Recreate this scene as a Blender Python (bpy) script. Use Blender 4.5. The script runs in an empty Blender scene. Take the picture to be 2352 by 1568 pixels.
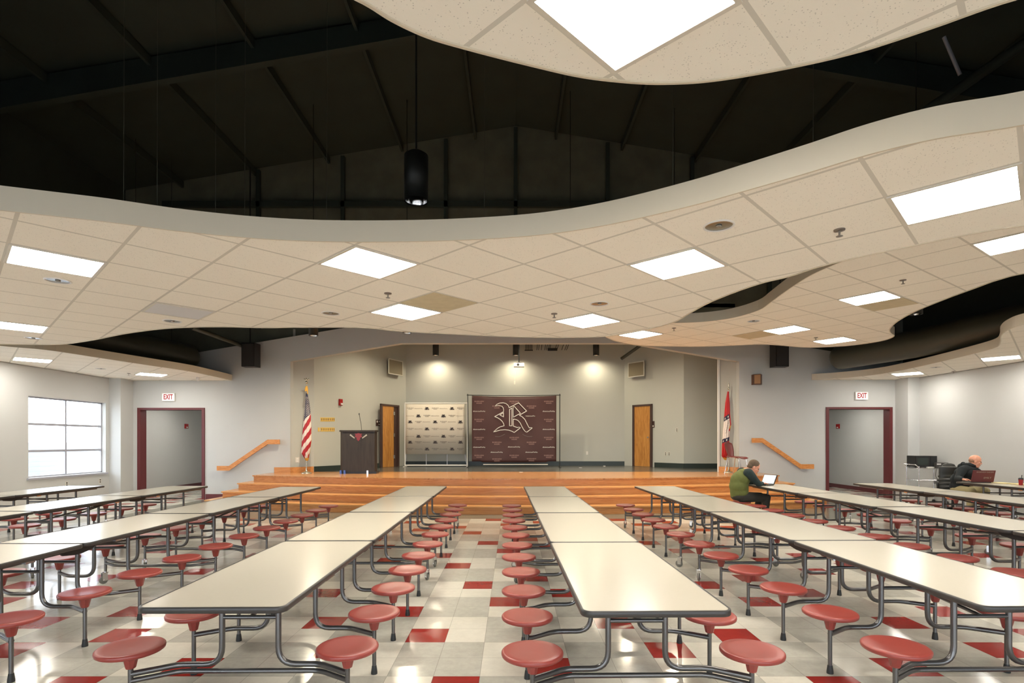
import bpy, bmesh, math, random
from mathutils import Vector, Matrix, geometry
PI = math.pi
random.seed(7)
S = bpy.context.scene
COL = S.collection

# ------------------------------------------------------------------ helpers
def lin(r, g, b):
    f = lambda v: (v/255/12.92) if v/255 <= 0.04045 else ((v/255+0.055)/1.055)**2.4
    return (f(r), f(g), f(b), 1)

class MB:
    def __init__(s):
        s.v = []; s.f = []; s.m = []; s.s = []
    def add(s, vs, fs, m=0, smooth=False):
        o = len(s.v); s.v += [tuple(p) for p in vs]
        for f in fs:
            s.f.append([i+o for i in f]); s.m.append(m); s.s.append(smooth)
        return s
    def box(s, x0, x1, y0, y1, z0, z1, m=0):
        v = [(x0,y0,z0),(x1,y0,z0),(x1,y1,z0),(x0,y1,z0),(x0,y0,z1),(x1,y0,z1),(x1,y1,z1),(x0,y1,z1)]
        return s.add(v, [(0,3,2,1),(4,5,6,7),(0,1,5,4),(1,2,6,5),(2,3,7,6),(3,0,4,7)], m)
    def cbox(s, c, d, rot=0, m=0, M=None):
        x, y, z = d[0]/2, d[1]/2, d[2]/2
        R = M if M is not None else Matrix.Rotation(rot, 3, 'Z')
        v = [Vector(c)+R@Vector(p) for p in [(-x,-y,-z),(x,-y,-z),(x,y,-z),(-x,y,-z),(-x,-y,z),(x,-y,z),(x,y,z),(-x,y,z)]]
        return s.add(v, [(0,3,2,1),(4,5,6,7),(0,1,5,4),(1,2,6,5),(2,3,7,6),(3,0,4,7)], m)
    def tube(s, pts, r, seg=10, m=0, caps=True):
        pts = [Vector(p) for p in pts]; n = len(pts)
        rs = r if isinstance(r, (list, tuple)) else [r]*n
        t0 = (pts[1]-pts[0]).normalized()
        up = Vector((0,0,1)) if abs(t0.z) < .9 else Vector((1,0,0))
        nrm = t0.cross(up).normalized(); rings = []
        for i, p in enumerate(pts):
            if i == 0: t = t0
            elif i == n-1: t = (pts[i]-pts[i-1]).normalized()
            else: t = ((pts[i+1]-p).normalized()+(p-pts[i-1]).normalized()).normalized()
            nrm = (nrm - t*nrm.dot(t)).normalized(); b = t.cross(nrm)
            rings.append([p+(nrm*math.cos(2*PI*k/seg)+b*math.sin(2*PI*k/seg))*rs[i] for k in range(seg)])
        vs = [q for R in rings for q in R]; fs = []
        for i in range(n-1):
            for k in range(seg):
                a = i*seg+k; b2 = i*seg+(k+1)%seg
                fs.append((a, b2, b2+seg, a+seg))
        s.add(vs, fs, m, True)
        if caps:
            s.add(rings[0], [tuple(range(seg))[::-1]], m); s.add(rings[-1], [tuple(range(seg))], m)
        return s
    def lathe(s, prof, c=(0,0,0), seg=24, m=0, M=None, smooth=True, capb=True, capt=True):
        vs = []; c = Vector(c)
        for r, z in prof:
            for k in range(seg):
                p = Vector((r*math.cos(2*PI*k/seg), r*math.sin(2*PI*k/seg), z))
                if M is not None: p = M@p
                vs.append(c+p)
        fs = []
        for i in range(len(prof)-1):
            for k in range(seg):
                a = i*seg+k; b = i*seg+(k+1)%seg
                fs.append((a, b, b+seg, a+seg))
        s.add(vs, fs, m, smooth)
        if capb: s.add(vs[:seg], [tuple(range(seg))[::-1]], m)
        if capt: s.add(vs[-seg:], [tuple(range(seg))], m)
        return s
    def prism(s, pts, a0, a1, plane='xy', m=0, mtop=None):
        f = {'xy': lambda p, a: (p[0],p[1],a), 'xz': lambda p, a: (p[0],a,p[1]), 'yz': lambda p, a: (a,p[0],p[1])}[plane]
        n = len(pts); lo = [f(p,a0) for p in pts]; hi = [f(p,a1) for p in pts]
        tri = geometry.tessellate_polygon([[Vector((p[0],p[1],0)) for p in pts]])
        s.add(lo+hi, [tuple(t) for t in tri], m); o = len(s.v)-2*n
        for t in tri: s.f.append([i+n+o for i in t][::-1]); s.m.append(m if mtop is None else mtop); s.s.append(False)
        for i in range(n): s.f.append([o+i,o+(i+1)%n,o+(i+1)%n+n,o+i+n]); s.m.append(m); s.s.append(False)
        return s
    def ell(s, c, r, rot=None, m=0, u=16, v=10):
        R = rot if rot is not None else Matrix.Identity(3); c = Vector(c); vs = []; fs = []
        for i in range(v+1):
            th = PI*i/v
            for k in range(u):
                ph = 2*PI*k/u
                vs.append(c+R@Vector((r[0]*math.sin(th)*math.cos(ph), r[1]*math.sin(th)*math.sin(ph), r[2]*math.cos(th))))
        for i in range(v):
            for k in range(u):
                a = i*u+k; b = i*u+(k+1)%u
                fs.append((a, b, b+u, a+u))
        return s.add(vs, fs, m, True)
    def mesh(s, name, mats, fix=True, weld=False):
        me = bpy.data.meshes.new(name)
        me.from_pydata(s.v, [], s.f)
        for p, mi, sm in zip(me.polygons, s.m, s.s):
            p.material_index = mi; p.use_smooth = sm
        for mt in (mats if isinstance(mats, (list, tuple)) else [mats]): me.materials.append(mt)
        if fix:
            bm = bmesh.new(); bm.from_mesh(me)
            if weld: bmesh.ops.remove_doubles(bm, verts=bm.verts, dist=1e-5)
            bmesh.ops.recalc_face_normals(bm, faces=bm.faces)
            bm.to_mesh(me); bm.free()
        me.update()
        return me
    def build(s, name, mats, parent=None, loc=(0,0,0), rz=0, **k):
        return link(name, s.mesh(name, mats, **k), parent, loc, rz)

def link(name, me, parent=None, loc=(0,0,0), rz=0):
    o = bpy.data.objects.new(name, me); COL.objects.link(o)
    if parent is not None: o.parent = parent
    o.location = loc; o.rotation_euler = (0,0,rz)
    return o
def tag(o, label, cat, group=None, kind=None):
    o['label'] = label; o['category'] = cat
    if group: o['group'] = group
    if kind: o['kind'] = kind
    return o
def struct(o, label, cat): return tag(o, label, cat, kind='structure')
def thing(name, label, cat, loc=(0,0,0), rz=0, group=None):
    o = bpy.data.objects.new(name, None); COL.objects.link(o)
    o.location = loc; o.rotation_euler = (0,0,rz); o.empty_display_size = .1
    return tag(o, label, cat, group)
def copy_tree(o, parent=None):
    c = o.copy(); COL.objects.link(c)
    if parent is not None: c.parent = parent
    for ch in list(o.children): copy_tree(ch, c)
    return c
def fillet(pts, r, n=6):
    pts = [Vector(p) for p in pts]; out = [pts[0]]
    for i in range(1, len(pts)-1):
        a, b, c = pts[i-1], pts[i], pts[i+1]
        rr = r[i-1] if isinstance(r, (list, tuple)) else r
        d1 = (a-b); d2 = (c-b); l = min(rr, d1.length*.48, d2.length*.48)
        p1 = b+d1.normalized()*l; p2 = b+d2.normalized()*l
        for k in range(n+1):
            t = k/n; out.append(p1*(1-t)**2+b*2*t*(1-t)+p2*t*t)
    out.append(pts[-1]); return out
def crom(pts, n=6, closed=True):
    out = []; N = len(pts); rng = range(N) if closed else range(N-1)
    g = lambda i: pts[i % N] if closed else pts[min(max(i,0),N-1)]
    for i in rng:
        p0, p1, p2, p3 = [Vector(g(i+k)).to_2d() for k in (-1,0,1,2)]
        if (p1-p0).length < 1e-6: p0 = p1-(p2-p1)
        if (p3-p2).length < 1e-6: p3 = p2+(p2-p1)
        t0 = 0; t1 = t0+(p1-p0).length**.5; t2 = t1+(p2-p1).length**.5; t3 = t2+(p3-p2).length**.5
        for k in range(n):
            t = t1+(t2-t1)*k/n
            a1 = p0*((t1-t)/(t1-t0))+p1*((t-t0)/(t1-t0)); a2 = p1*((t2-t)/(t2-t1))+p2*((t-t1)/(t2-t1)); a3 = p2*((t3-t)/(t3-t2))+p3*((t-t2)/(t3-t2))
            b1 = a1*((t2-t)/(t2-t0))+a2*((t-t0)/(t2-t0)); b2 = a2*((t3-t)/(t3-t1))+a3*((t-t1)/(t3-t1))
            out.append(tuple(b1*((t2-t)/(t2-t1))+b2*((t-t1)/(t2-t1))))
    if not closed: out.append(tuple(Vector(pts[-1]).to_2d()))
    return out

# measuring: horizon line and focal length of the photograph (2352x1568), eye height 1.54 m
F = 1262.0; HX = 1176.0; HY = 1013.0; EYE = 1.54
def onplane(px, py, z):
    Y = F*(z-EYE)/(HY-py); return ((px-HX)*Y/F, Y)
def at(px, py, Y): return ((px-HX)*Y/F, Y, EYE-(py-HY)*Y/F)

# ------------------------------------------------------------------ materials
def newmat(name):
    m = bpy.data.materials.new(name); m.use_nodes = True
    return m, m.node_tree, m.node_tree.nodes['Principled BSDF']
def mat(name, col, rough=.5, metal=0, var=0, scale=8, bump=0, bscale=60, spec=.5, coat=0, emit=None, estr=0):
    m, nt, b = newmat(name)
    b.inputs['Base Color'].default_value = col; b.inputs['Roughness'].default_value = rough
    b.inputs['Metallic'].default_value = metal; b.inputs['Specular IOR Level'].default_value = spec
    b.inputs['Coat Weight'].default_value = coat; b.inputs['Coat Roughness'].default_value = .08
    if emit: b.inputs['Emission Color'].default_value = emit; b.inputs['Emission Strength'].default_value = estr
    tc = nt.nodes.new('ShaderNodeTexCoord')
    if var:
        n = nt.nodes.new('ShaderNodeTexNoise'); n.inputs['Scale'].default_value = scale; n.inputs['Detail'].default_value = 5
        mx = nt.nodes.new('ShaderNodeMixRGB'); mx.blend_type = 'MIX'
        mx.inputs[1].default_value = tuple(c*(1-var) for c in col[:3])+(1,); mx.inputs[2].default_value = tuple(min(1,c*(1+var)) for c in col[:3])+(1,)
        nt.links.new(tc.outputs['Object'], n.inputs['Vector']); nt.links.new(n.outputs['Fac'], mx.inputs[0]); nt.links.new(mx.outputs[0], b.inputs['Base Color'])
    if bump:
        n = nt.nodes.new('ShaderNodeTexNoise'); n.inputs['Scale'].default_value = bscale; n.inputs['Detail'].default_value = 3
        bp = nt.nodes.new('ShaderNodeBump'); bp.inputs['Strength'].default_value = bump; bp.inputs['Distance'].default_value = .01
        nt.links.new(tc.outputs['Object'], n.inputs['Vector']); nt.links.new(n.outputs['Fac'], bp.inputs['Height']); nt.links.new(bp.outputs[0], b.inputs['Normal'])
    return m
def mathn(nt, op, a, b=None, c=None):
    n = nt.nodes.new('ShaderNodeMath'); n.operation = op
    for i, v in enumerate((a, b, c)):
        if v is None: continue
        if isinstance(v, (int, float)): n.inputs[i].default_value = v
        else: nt.links.new(v, n.inputs[i])
    return n.outputs[0]
def gridfac(nt, e1, e2, o1, o2, mod, w):
    g = nt.nodes.new('ShaderNodeNewGeometry'); outs = []
    for e, o in ((e1, o1), (e2, o2)):
        d = nt.nodes.new('ShaderNodeVectorMath'); d.operation = 'DOT_PRODUCT'
        nt.links.new(g.outputs['Position'], d.inputs[0]); d.inputs[1].default_value = (e[0], e[1], 0)
        f = mathn(nt, 'FRACT', mathn(nt, 'DIVIDE', mathn(nt, 'SUBTRACT', d.outputs['Value'], o), mod))
        outs.append(mathn(nt, 'GREATER_THAN', mathn(nt, 'ABSOLUTE', mathn(nt, 'SUBTRACT', f, .5)), .5-w/2/mod))
    return mathn(nt, 'MAXIMUM', outs[0], outs[1])
def ceiling_mat(name, th, ref, tile, bar):
    e1 = (math.cos(th), math.sin(th)); e2 = (-math.sin(th), math.cos(th))
    o1 = e1[0]*ref[0]+e1[1]*ref[1]+.305; o2 = e2[0]*ref[0]+e2[1]*ref[1]+.305
    m, nt, b = newmat(name); b.inputs['Roughness'].default_value = .9; b.inputs['Specular IOR Level'].default_value = .2
    fac = gridfac(nt, e1, e2, o1, o2, .61, .024)
    tc = nt.nodes.new('ShaderNodeTexCoord')
    vo = nt.nodes.new('ShaderNodeTexVoronoi'); vo.inputs['Scale'].default_value = 75; nt.links.new(tc.outputs['Object'], vo.inputs['Vector'])
    no = nt.nodes.new('ShaderNodeTexNoise'); no.inputs['Scale'].default_value = 30; nt.links.new(tc.outputs['Object'], no.inputs['Vector'])
    dots = mathn(nt, 'MULTIPLY', mathn(nt, 'LESS_THAN', vo.outputs['Distance'], .22), mathn(nt, 'GREATER_THAN', no.outputs['Fac'], .5))
    m1 = nt.nodes.new('ShaderNodeMixRGB'); m1.inputs[1].default_value = tile; m1.inputs[2].default_value = tuple(c*.72 for c in tile[:3])+(1,)
    nt.links.new(dots, m1.inputs[0])
    m2 = nt.nodes.new('ShaderNodeMixRGB'); nt.links.new(m1.outputs[0], m2.inputs[1]); m2.inputs[2].default_value = bar
    nt.links.new(fac, m2.inputs[0]); nt.links.new(m2.outputs[0], b.inputs['Base Color'])
    return m
TS = .3048
def floor_mat(name, col, var, rough=.13):
    m, nt, b = newmat(name); b.inputs['Roughness'].default_value = rough; b.inputs['Specular IOR Level'].default_value = .5
    fac = gridfac(nt, (1,0), (0,1), -.211, 4.2106, TS, .0035)
    tc = nt.nodes.new('ShaderNodeTexCoord')
    n = nt.nodes.new('ShaderNodeTexNoise'); n.inputs['Scale'].default_value = 14; n.inputs['Detail'].default_value = 8; n.inputs['Roughness'].default_value = .75
    nt.links.new(tc.outputs['Object'], n.inputs['Vector'])
    n2 = nt.nodes.new('ShaderNodeTexNoise'); n2.inputs['Scale'].default_value = 1.6; n2.inputs['Detail'].default_value = 4
    nt.links.new(tc.outputs['Object'], n2.inputs['Vector'])
    v = mathn(nt, 'ADD', mathn(nt, 'MULTIPLY', n.outputs['Fac'], .7), mathn(nt, 'MULTIPLY', n2.outputs['Fac'], .3))
    mp = nt.nodes.new('ShaderNodeMapRange'); mp.inputs[1].default_value = .3; mp.inputs[2].default_value = .7; nt.links.new(v, mp.inputs[0])
    mx = nt.nodes.new('ShaderNodeMixRGB'); mx.inputs[1].default_value = tuple(c*(1-var) for c in col[:3])+(1,); mx.inputs[2].default_value = tuple(min(1,c*(1+var)) for c in col[:3])+(1,)
    nt.links.new(mp.outputs[0], mx.inputs[0])
    m2 = nt.nodes.new('ShaderNodeMixRGB'); nt.links.new(mx.outputs[0], m2.inputs[1]); m2.inputs[2].default_value = tuple(c*.62 for c in col[:3])+(1,)
    nt.links.new(fac, m2.inputs[0]); nt.links.new(m2.outputs[0], b.inputs['Base Color'])
    rr = mathn(nt, 'MULTIPLY_ADD', n2.outputs['Fac'], .10, rough-.04); nt.links.new(rr, b.inputs['Roughness'])
    bp = nt.nodes.new('ShaderNodeBump'); bp.inputs['Strength'].default_value = .035; bp.inputs['Distance'].default_value = .02
    n3 = nt.nodes.new('ShaderNodeTexNoise'); n3.inputs['Scale'].default_value = 5; nt.links.new(tc.outputs['Object'], n3.inputs['Vector'])
    nt.links.new(n3.outputs['Fac'], bp.inputs['Height']); nt.links.new(bp.outputs[0], b.inputs['Normal'])
    return m
def wood_mat(name, c1, c2, rough=.3, sc=(1.2, 14, 22), plank=None):
    m, nt, b = newmat(name); b.inputs['Roughness'].default_value = rough; b.inputs['Specular IOR Level'].default_value = .4
    tc = nt.nodes.new('ShaderNodeTexCoord'); mp = nt.nodes.new('ShaderNodeMapping'); mp.inputs['Scale'].default_value = sc
    nt.links.new(tc.outputs['Object'], mp.inputs['Vector'])
    n = nt.nodes.new('ShaderNodeTexNoise'); n.inputs['Scale'].default_value = 1.6; n.inputs['Detail'].default_value = 6; n.inputs['Distortion'].default_value = 1.4
    nt.links.new(mp.outputs[0], n.inputs['Vector'])
    cr = nt.nodes.new('ShaderNodeValToRGB'); cr.color_ramp.elements[0].position = .33; cr.color_ramp.elements[1].position = .62
    cr.color_ramp.elements[0].color = c2; cr.color_ramp.elements[1].color = c1
    nt.links.new(n.outputs['Fac'], cr.inputs[0]); out = cr.outputs[0]
    if plank:
        fac = gridfac(nt, (1,0), (0,1), 0, 0, plank, .004)
        mx = nt.nodes.new('ShaderNodeMixRGB'); nt.links.new(out, mx.inputs[1]); mx.inputs[2].default_value = tuple(c*.5 for c in c2[:3])+(1,)
        f2 = mathn(nt, 'MULTIPLY', fac, .6); nt.links.new(f2, mx.inputs[0]); out = mx.outputs[0]
    nt.links.new(out, b.inputs['Base Color'])
    return m
def emis(name, col, st):
    m = bpy.data.materials.new(name); m.use_nodes = True; nt = m.node_tree; nt.nodes.clear()
    e = nt.nodes.new('ShaderNodeEmission'); e.inputs[0].default_value = col; e.inputs[1].default_value = st
    o = nt.nodes.new('ShaderNodeOutputMaterial'); nt.links.new(e.outputs[0], o.inputs[0]); return m

LAMP = 30.0
M = {}
M['wall'] = mat('wall_paint', (.51,.51,.49,1), .6, var=.02, scale=3, bump=.02, bscale=200)
M['stagewall'] = mat('stage_wall_paint', (.44,.435,.385,1), .55, var=.02, scale=3)
M['fascia'] = mat('fascia_paint', (.60,.53,.41,1), .45)
M['cloudtop'] = mat('ceiling_back', (.06,.06,.055,1), .9)
M['roof'] = mat('roof_insulation_black', (.018,.029,.024,1), .75, var=.35, scale=1.3, bump=.6, bscale=2.2)
M['gable'] = mat('gable_insulation', (.115,.115,.082,1), .5, var=.5, scale=1.8, bump=.8, bscale=3.2)
M['steelblack'] = mat('black_painted_steel', (.012,.013,.011,1), .5)
M['duct'] = mat('duct_paint', (.055,.056,.040,1), .42, var=.1, scale=5)
M['maroon'] = mat('maroon_door_paint', lin(96,38,40), .4)
M['cove'] = mat('dark_green_cove_base', lin(38,48,44), .4)
M['fl_light'] = floor_mat('floor_tile_cream', (.64,.605,.51,1), .09)
M['fl_grey'] = floor_mat('floor_tile_grey', (.46,.44,.375,1), .15)
M['fl_red'] = floor_mat('floor_tile_red', (.30,.026,.020,1), .12)
M['fl_border'] = floor_mat('floor_tile_border', (.19,.18,.14,1), .12)
M['oak'] = wood_mat('oak_boards', lin(202,142,86), lin(176,112,60), .32, sc=(1.0,8,34))
M['oaklit'] = wood_mat('oak_tread_lit', lin(216,160,100), lin(198,138,80), .25, sc=(1.0,8,34))  # lighter than the riser oak: light on the tread tops put into colour
M['oakfloor'] = wood_mat('oak_stage_floor', lin(196,142,92), lin(168,112,66), .2, sc=(9,1.5,9), plank=.9)
M['rail'] = wood_mat('oak_rail', lin(214,148,84), lin(186,114,56), .35, sc=(4,4,20))
M['stagegrey'] = mat('stage_dark_floor', (.075,.075,.066,1), .22, var=.15, scale=2)
M['laminate'] = mat('table_laminate', (.59,.545,.445,1), .2, var=.015, scale=40)
M['edge'] = mat('table_edge_vinyl', (.040,.036,.032,1), .38)
M['tube'] = mat('gunmetal_tube', (.14,.135,.13,1), .28, metal=.75)
M['rubber'] = mat('black_rubber', (.018,.019,.018,1), .55)
M['seat'] = mat('maroon_seat_plastic', (.30,.052,.040,1), .33, var=.12, scale=5)
M['chrome'] = mat('chrome', (.75,.75,.76,1), .15, metal=1)
M['reflector'] = mat('dark_reflector', (.32,.31,.29,1), .12, metal=1)
M['sprk'] = mat('sprinkler_brass', (.22,.20,.18,1), .35, metal=.8)
M['wheel'] = mat('wheel_rubber', (.16,.155,.13,1), .5)
M['black'] = mat('black_plastic', (.012,.012,.012,1), .35)
M['grille'] = mat('speaker_grille', (.02,.018,.016,1), .7, bump=.5, bscale=300)
M['white'] = mat('white_plastic', (.72,.70,.66,1), .4)
M['ivory'] = mat('ivory_plate', (.62,.58,.50,1), .4)
M['alu'] = mat('window_aluminium', (.42,.42,.46,1), .35, metal=.3)
M['red'] = mat('alarm_red', lin(150,18,20), .35)
M['exitred'] = mat('exit_letters', lin(170,40,45), .5)
M['exitface'] = mat('exit_face', (.8,.77,.74,1), .5, emit=(1,.93,.9,1), estr=.35)
M['diff'] = emis('lamp_diffuser', (1,.95,.865,1), LAMP)
M['lampoff'] = mat('unlit_diffuser', (.62,.62,.64,1), .4)
M['frame'] = mat('lamp_frame', (.62,.58,.50,1), .4)
M['doorwood'] = wood_mat('door_veneer', lin(188,132,66), lin(160,104,46), .4, sc=(10,10,1.2))
M['doorframe'] = mat('door_frame_brown', lin(66,46,40), .45)
M['banner'] = mat('maroon_banner_cloth', lin(70,38,34), .6, var=.12, scale=1.5)
M['whitebanner'] = mat('cream_banner_cloth', lin(196,186,170), .6, var=.03, scale=2)
M['print_white'] = mat('white_print', lin(225,220,210), .6)
M['print_pale'] = mat('pale_print', lin(165,130,122), .6)
M['print_dark'] = mat('dark_print', lin(44,34,36), .6)
M['print_grey'] = mat('grey_print', lin(96,84,80), .6)
M['lectern'] = wood_mat('lectern_dark_veneer', lin(52,44,38), lin(40,33,28), .5, sc=(12,12,1))
M['yellow'] = mat('yellow_card', lin(214,176,84), .5)
M['brownspk'] = wood_mat('speaker_walnut', lin(96,62,40), lin(70,42,26), .45, sc=(10,10,2))
M['tan'] = mat('speaker_cloth_tan', lin(150,112,78), .8)
M['stain'] = mat('stained_grille_tile', lin(196,184,154), .8, var=.16, scale=9)
M['skin'] = mat('skin', lin(214,150,122), .5, var=.06, scale=25)
M['skin2'] = mat('skin_ruddy', lin(220,156,126), .45, var=.08, scale=25)
M['hairbrown'] = mat('short_brown_hair', lin(98,80,62), .8, var=.3, scale=90, bump=.6, bscale=200)
M['hairgrey'] = mat('shaved_grey_hair', lin(170,128,102), .8, var=.15, scale=90)
M['eye'] = mat('eye_dark', (.03,.025,.02,1), .2)
M['lips'] = mat('lips', lin(178,104,92), .5)
M['olive'] = mat('olive_knit', lin(98,104,50), .85, var=.12, scale=20, bump=.3, bscale=80)
M['dkgreen'] = mat('dark_green_knit', lin(30,46,44), .85, var=.15, scale=20, bump=.3, bscale=80)
M['charcoal'] = mat('charcoal_trousers', lin(50,48,42), .85, var=.12, scale=12)
M['hoodie'] = mat('black_fleece', lin(26,32,34), .9, var=.2, scale=12, bump=.3, bscale=60)
M['khaki'] = mat('khaki_trousers', lin(164,152,112), .85, var=.08, scale=12)
M['leather'] = mat('black_leather', lin(40,40,34), .38, var=.2, scale=20)
M['shoe'] = mat('dark_shoe', lin(30,26,24), .5)
M['screen'] = mat('laptop_screen', (.55,.6,.62,1), .2, emit=(.85,.92,1,1), estr=.55)
M['laptopmaroon'] = mat('laptop_maroon_lid', lin(96,34,40), .3)
M['laptopgrey'] = mat('laptop_grey', lin(70,68,66), .4)
M['paper'] = mat('paper', lin(232,214,160), .7)
M['chairred'] = mat('maroon_chair_shell', lin(120,42,38), .35)
M['brass'] = mat('silver_gilt', lin(190,180,160), .25, metal=.9)
M['gold'] = mat('gold_fringe', lin(214,160,60), .7, bump=.4, bscale=200)
M['flagred'] = mat('flag_red', lin(160,28,38), .6)
M['flagwhite'] = mat('flag_white', lin(214,200,190), .6)
M['flagblue'] = mat('flag_blue', lin(26,28,56), .6)
M['arkred'] = mat('flag_bright_red', lin(178,20,24), .55)
M['siding'] = mat('white_siding', (.55,.57,.6,1), .7)
M['microglass'] = mat('oven_glass', (.03,.04,.035,1), .12)
M['printmaroon'] = mat('emblem_maroon', lin(118,40,48), .5)
M['printsilver'] = mat('emblem_silver', lin(158,152,142), .5)
# glass
gm = bpy.data.materials.new('window_glass'); gm.use_nodes = True; nt = gm.node_tree; nt.nodes.clear()
tr = nt.nodes.new('ShaderNodeBsdfTransparent'); gl = nt.nodes.new('ShaderNodeBsdfGlossy'); gl.inputs['Roughness'].default_value = .02
mx = nt.nodes.new('ShaderNodeMixShader'); mx.inputs[0].default_value = .06; o_ = nt.nodes.new('ShaderNodeOutputMaterial')
nt.links.new(tr.outputs[0], mx.inputs[1]); nt.links.new(gl.outputs[0], mx.inputs[2]); nt.links.new(mx.outputs[0], o_.inputs[0]); M['glass'] = gm

# ------------------------------------------------------------------ text to mesh
_txt = {}
def text_mesh(body, size=1.0, extrude=0.0, bold=0.0):
    k = (body, size, extrude, bold)
    if k in _txt: return _txt[k]
    cu = bpy.data.curves.new('lettering', 'FONT'); cu.body = body; cu.size = size; cu.extrude = extrude
    cu.align_x = 'CENTER'; cu.align_y = 'CENTER'; cu.resolution_u = 2; cu.offset = bold
    o = bpy.data.objects.new('lettering', cu); COL.objects.link(o)
    dg = bpy.context.evaluated_depsgraph_get(); me = bpy.data.meshes.new_from_object(o.evaluated_get(dg))
    vs = [tuple(v.co) for v in me.vertices]; fs = [tuple(p.vertices) for p in me.polygons]
    bpy.data.objects.remove(o); bpy.data.curves.remove(cu); bpy.data.meshes.remove(me)
    _txt[k] = (vs, fs); return _txt[k]
def put_text(mb, body, size, org, ex, ez, sx=1, sz=1, m=0, extrude=.0, bold=0):
    vs, fs = text_mesh(body, size, extrude, bold); org = Vector(org); ex = Vector(ex); ez = Vector(ez); en = ex.cross(ez)
    mb.add([org+ex*v[0]*sx+ez*v[1]*sz+en*v[2] for v in vs], fs, m)

# ------------------------------------------------------------------ floor
def tile_kind(X, Y):
    c = math.floor((X+.8206)/.6096); r = math.floor((Y-3.601)/.6096)
    ix = math.floor(((X+.8206)/.6096-c)*2); iy = math.floor(((Y-3.601)/.6096-r)*2)
    if 10.93 < Y < 14.8 and -8.0 < X < 8.2: return 3
    if (c+r) % 2 == 0: return 1
    d = (r-c) % 4
    if c % 2 == 0: pos = (0,0) if d == 1 else (1,1)
    else: pos = (1,0) if d == 3 else (0,1)
    return 2 if (ix, iy) == pos else 0
mb = MB(); x0 = -.211-36*TS; y0 = 4.2106-34*TS
NX, NY = 74, 88
for i in range(NX):
    for j in range(NY):
        X = x0+i*TS; Y = y0+j*TS
        mb.add([(X,Y,0),(X+TS,Y,0),(X+TS,Y+TS,0),(X,Y+TS,0)], [(0,1,2,3)], tile_kind(X+TS/2, Y+TS/2))
fl = mb.build('floor', [M['fl_light'], M['fl_grey'], M['fl_red'], M['fl_border']], fix=False)
struct(fl, 'glossy checkered vinyl tile floor in cream, grey and scattered red', 'floor')

# ------------------------------------------------------------------ walls
XL, XR, YB, YR, XC = -10.5, 10.62, 14.8, -5.8, .08
def ztop(x): return 5.36-.167*abs(x-XC)
W1 = (11.93, 14.2, .74, 2.53)
wins = [W1, (7.9, 10.4, .74, 2.53), (3.9, 6.4, .74, 2.53)]
mb = MB(); prev = YR
for (ya, yb, za, zb) in sorted(wins):
    mb.box(XL-.2, XL, prev, ya, 0, 3.5); mb.box(XL-.2, XL, ya, yb, 0, za); mb.box(XL-.2, XL, ya, yb, zb, 3.5); prev = yb
mb.box(XL-.2, XL, prev, YB+.2, 0, 3.5)
struct(mb.build('wall_left', M['wall']), 'pale grey painted side wall with the tall window, at the left', 'wall')
struct(MB().box(XL, -10.2, 14.32, YB, 0, 3.5).build('trim_1', M['wall']), 'pale boxed-out pilaster in the left back corner', 'pilaster')
struct(MB().box(10.32, XR, 14.32, YB, 0, 3.5).build('trim_2', M['wall']), 'pale boxed-out pilaster in the right back corner', 'pilaster')
struct(MB().box(XR, XR+.2, YR, YB+.2, 0, 3.5).build('wall_right', M['wall']), 'plain pale grey side wall behind the seated man at the right', 'wall')
mb = MB(); RW = [(-9.6,-3.6),(-3.0,3.0),(3.6,9.6)]
mb.box(XL-.2,XR+.2,YR-.2,YR,0,.35).box(XL-.2,XR+.2,YR-.2,YR,3.0,3.5)
for a_, b_ in ((XL-.2,-9.6),(-3.6,-3.0),(3.0,3.6),(9.6,XR+.2)): mb.box(a_,b_,YR-.2,YR,.35,3.0)
struct(mb.build('wall_rear', M['wall']), 'pale wall with added tall glazing behind the viewer', 'wall')
for k, (a_, b_) in enumerate(RW):  # glazing added behind the camera to bring in more daylight
    t = thing('window_%d' % (k+4), 'added tall window behind the viewer, %s' % ('left','middle','right')[k], 'window', ((a_+b_)/2, YR-.1, .35)); t['kind'] = 'structure'
    q = (b_-a_)/2; mb = MB().box(-q,-q+.05,-.04,.04,0,2.65).box(q-.05,q,-.04,.04,0,2.65).box(-q,q,-.04,.04,0,.05).box(-q,q,-.04,.04,2.6,2.65)
    for j in (-1,0,1): mb.box(j*q/2-.025,j*q/2+.025,-.03,.03,0,2.65)
    mb.build('window_frame', M['alu'], t); MB().box(-q,q,-.004,.004,.02,2.63).build('pane', M['glass'], t)
    ld = bpy.data.lights.new('daylight_portal', 'AREA'); ld.shape = 'RECTANGLE'; ld.size = b_-a_; ld.size_y = 2.65; ld.cycles.is_portal = True
    lo = bpy.data.objects.new('daylight_portal', ld); COL.objects.link(lo); lo.location = ((a_+b_)/2, YR-.22, 1.675); lo.rotation_euler = (PI/2,0,PI)
mb = MB(); mb.prism([(XL-.2,0),(-10.02,0),(-10.02,2.38),(-8.33,2.38),(-8.33,0),(-5.97,0),(-5.97,3.69),(-2.99,4.18),(3.19,4.18),(6.12,3.69),(6.12,0),
    (8.51,0),(8.51,2.40),(10.18,2.40),(10.18,0),(XR+.2,0),(XR+.2,ztop(XR)),(XC,ztop(XC)),(XL-.2,ztop(XL-.2))], YB, YB+.2, 'xz')
struct(mb.build('wall_back', M['wall']), 'pale grey gabled wall framing the stage opening between two doorways', 'wall')
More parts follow.
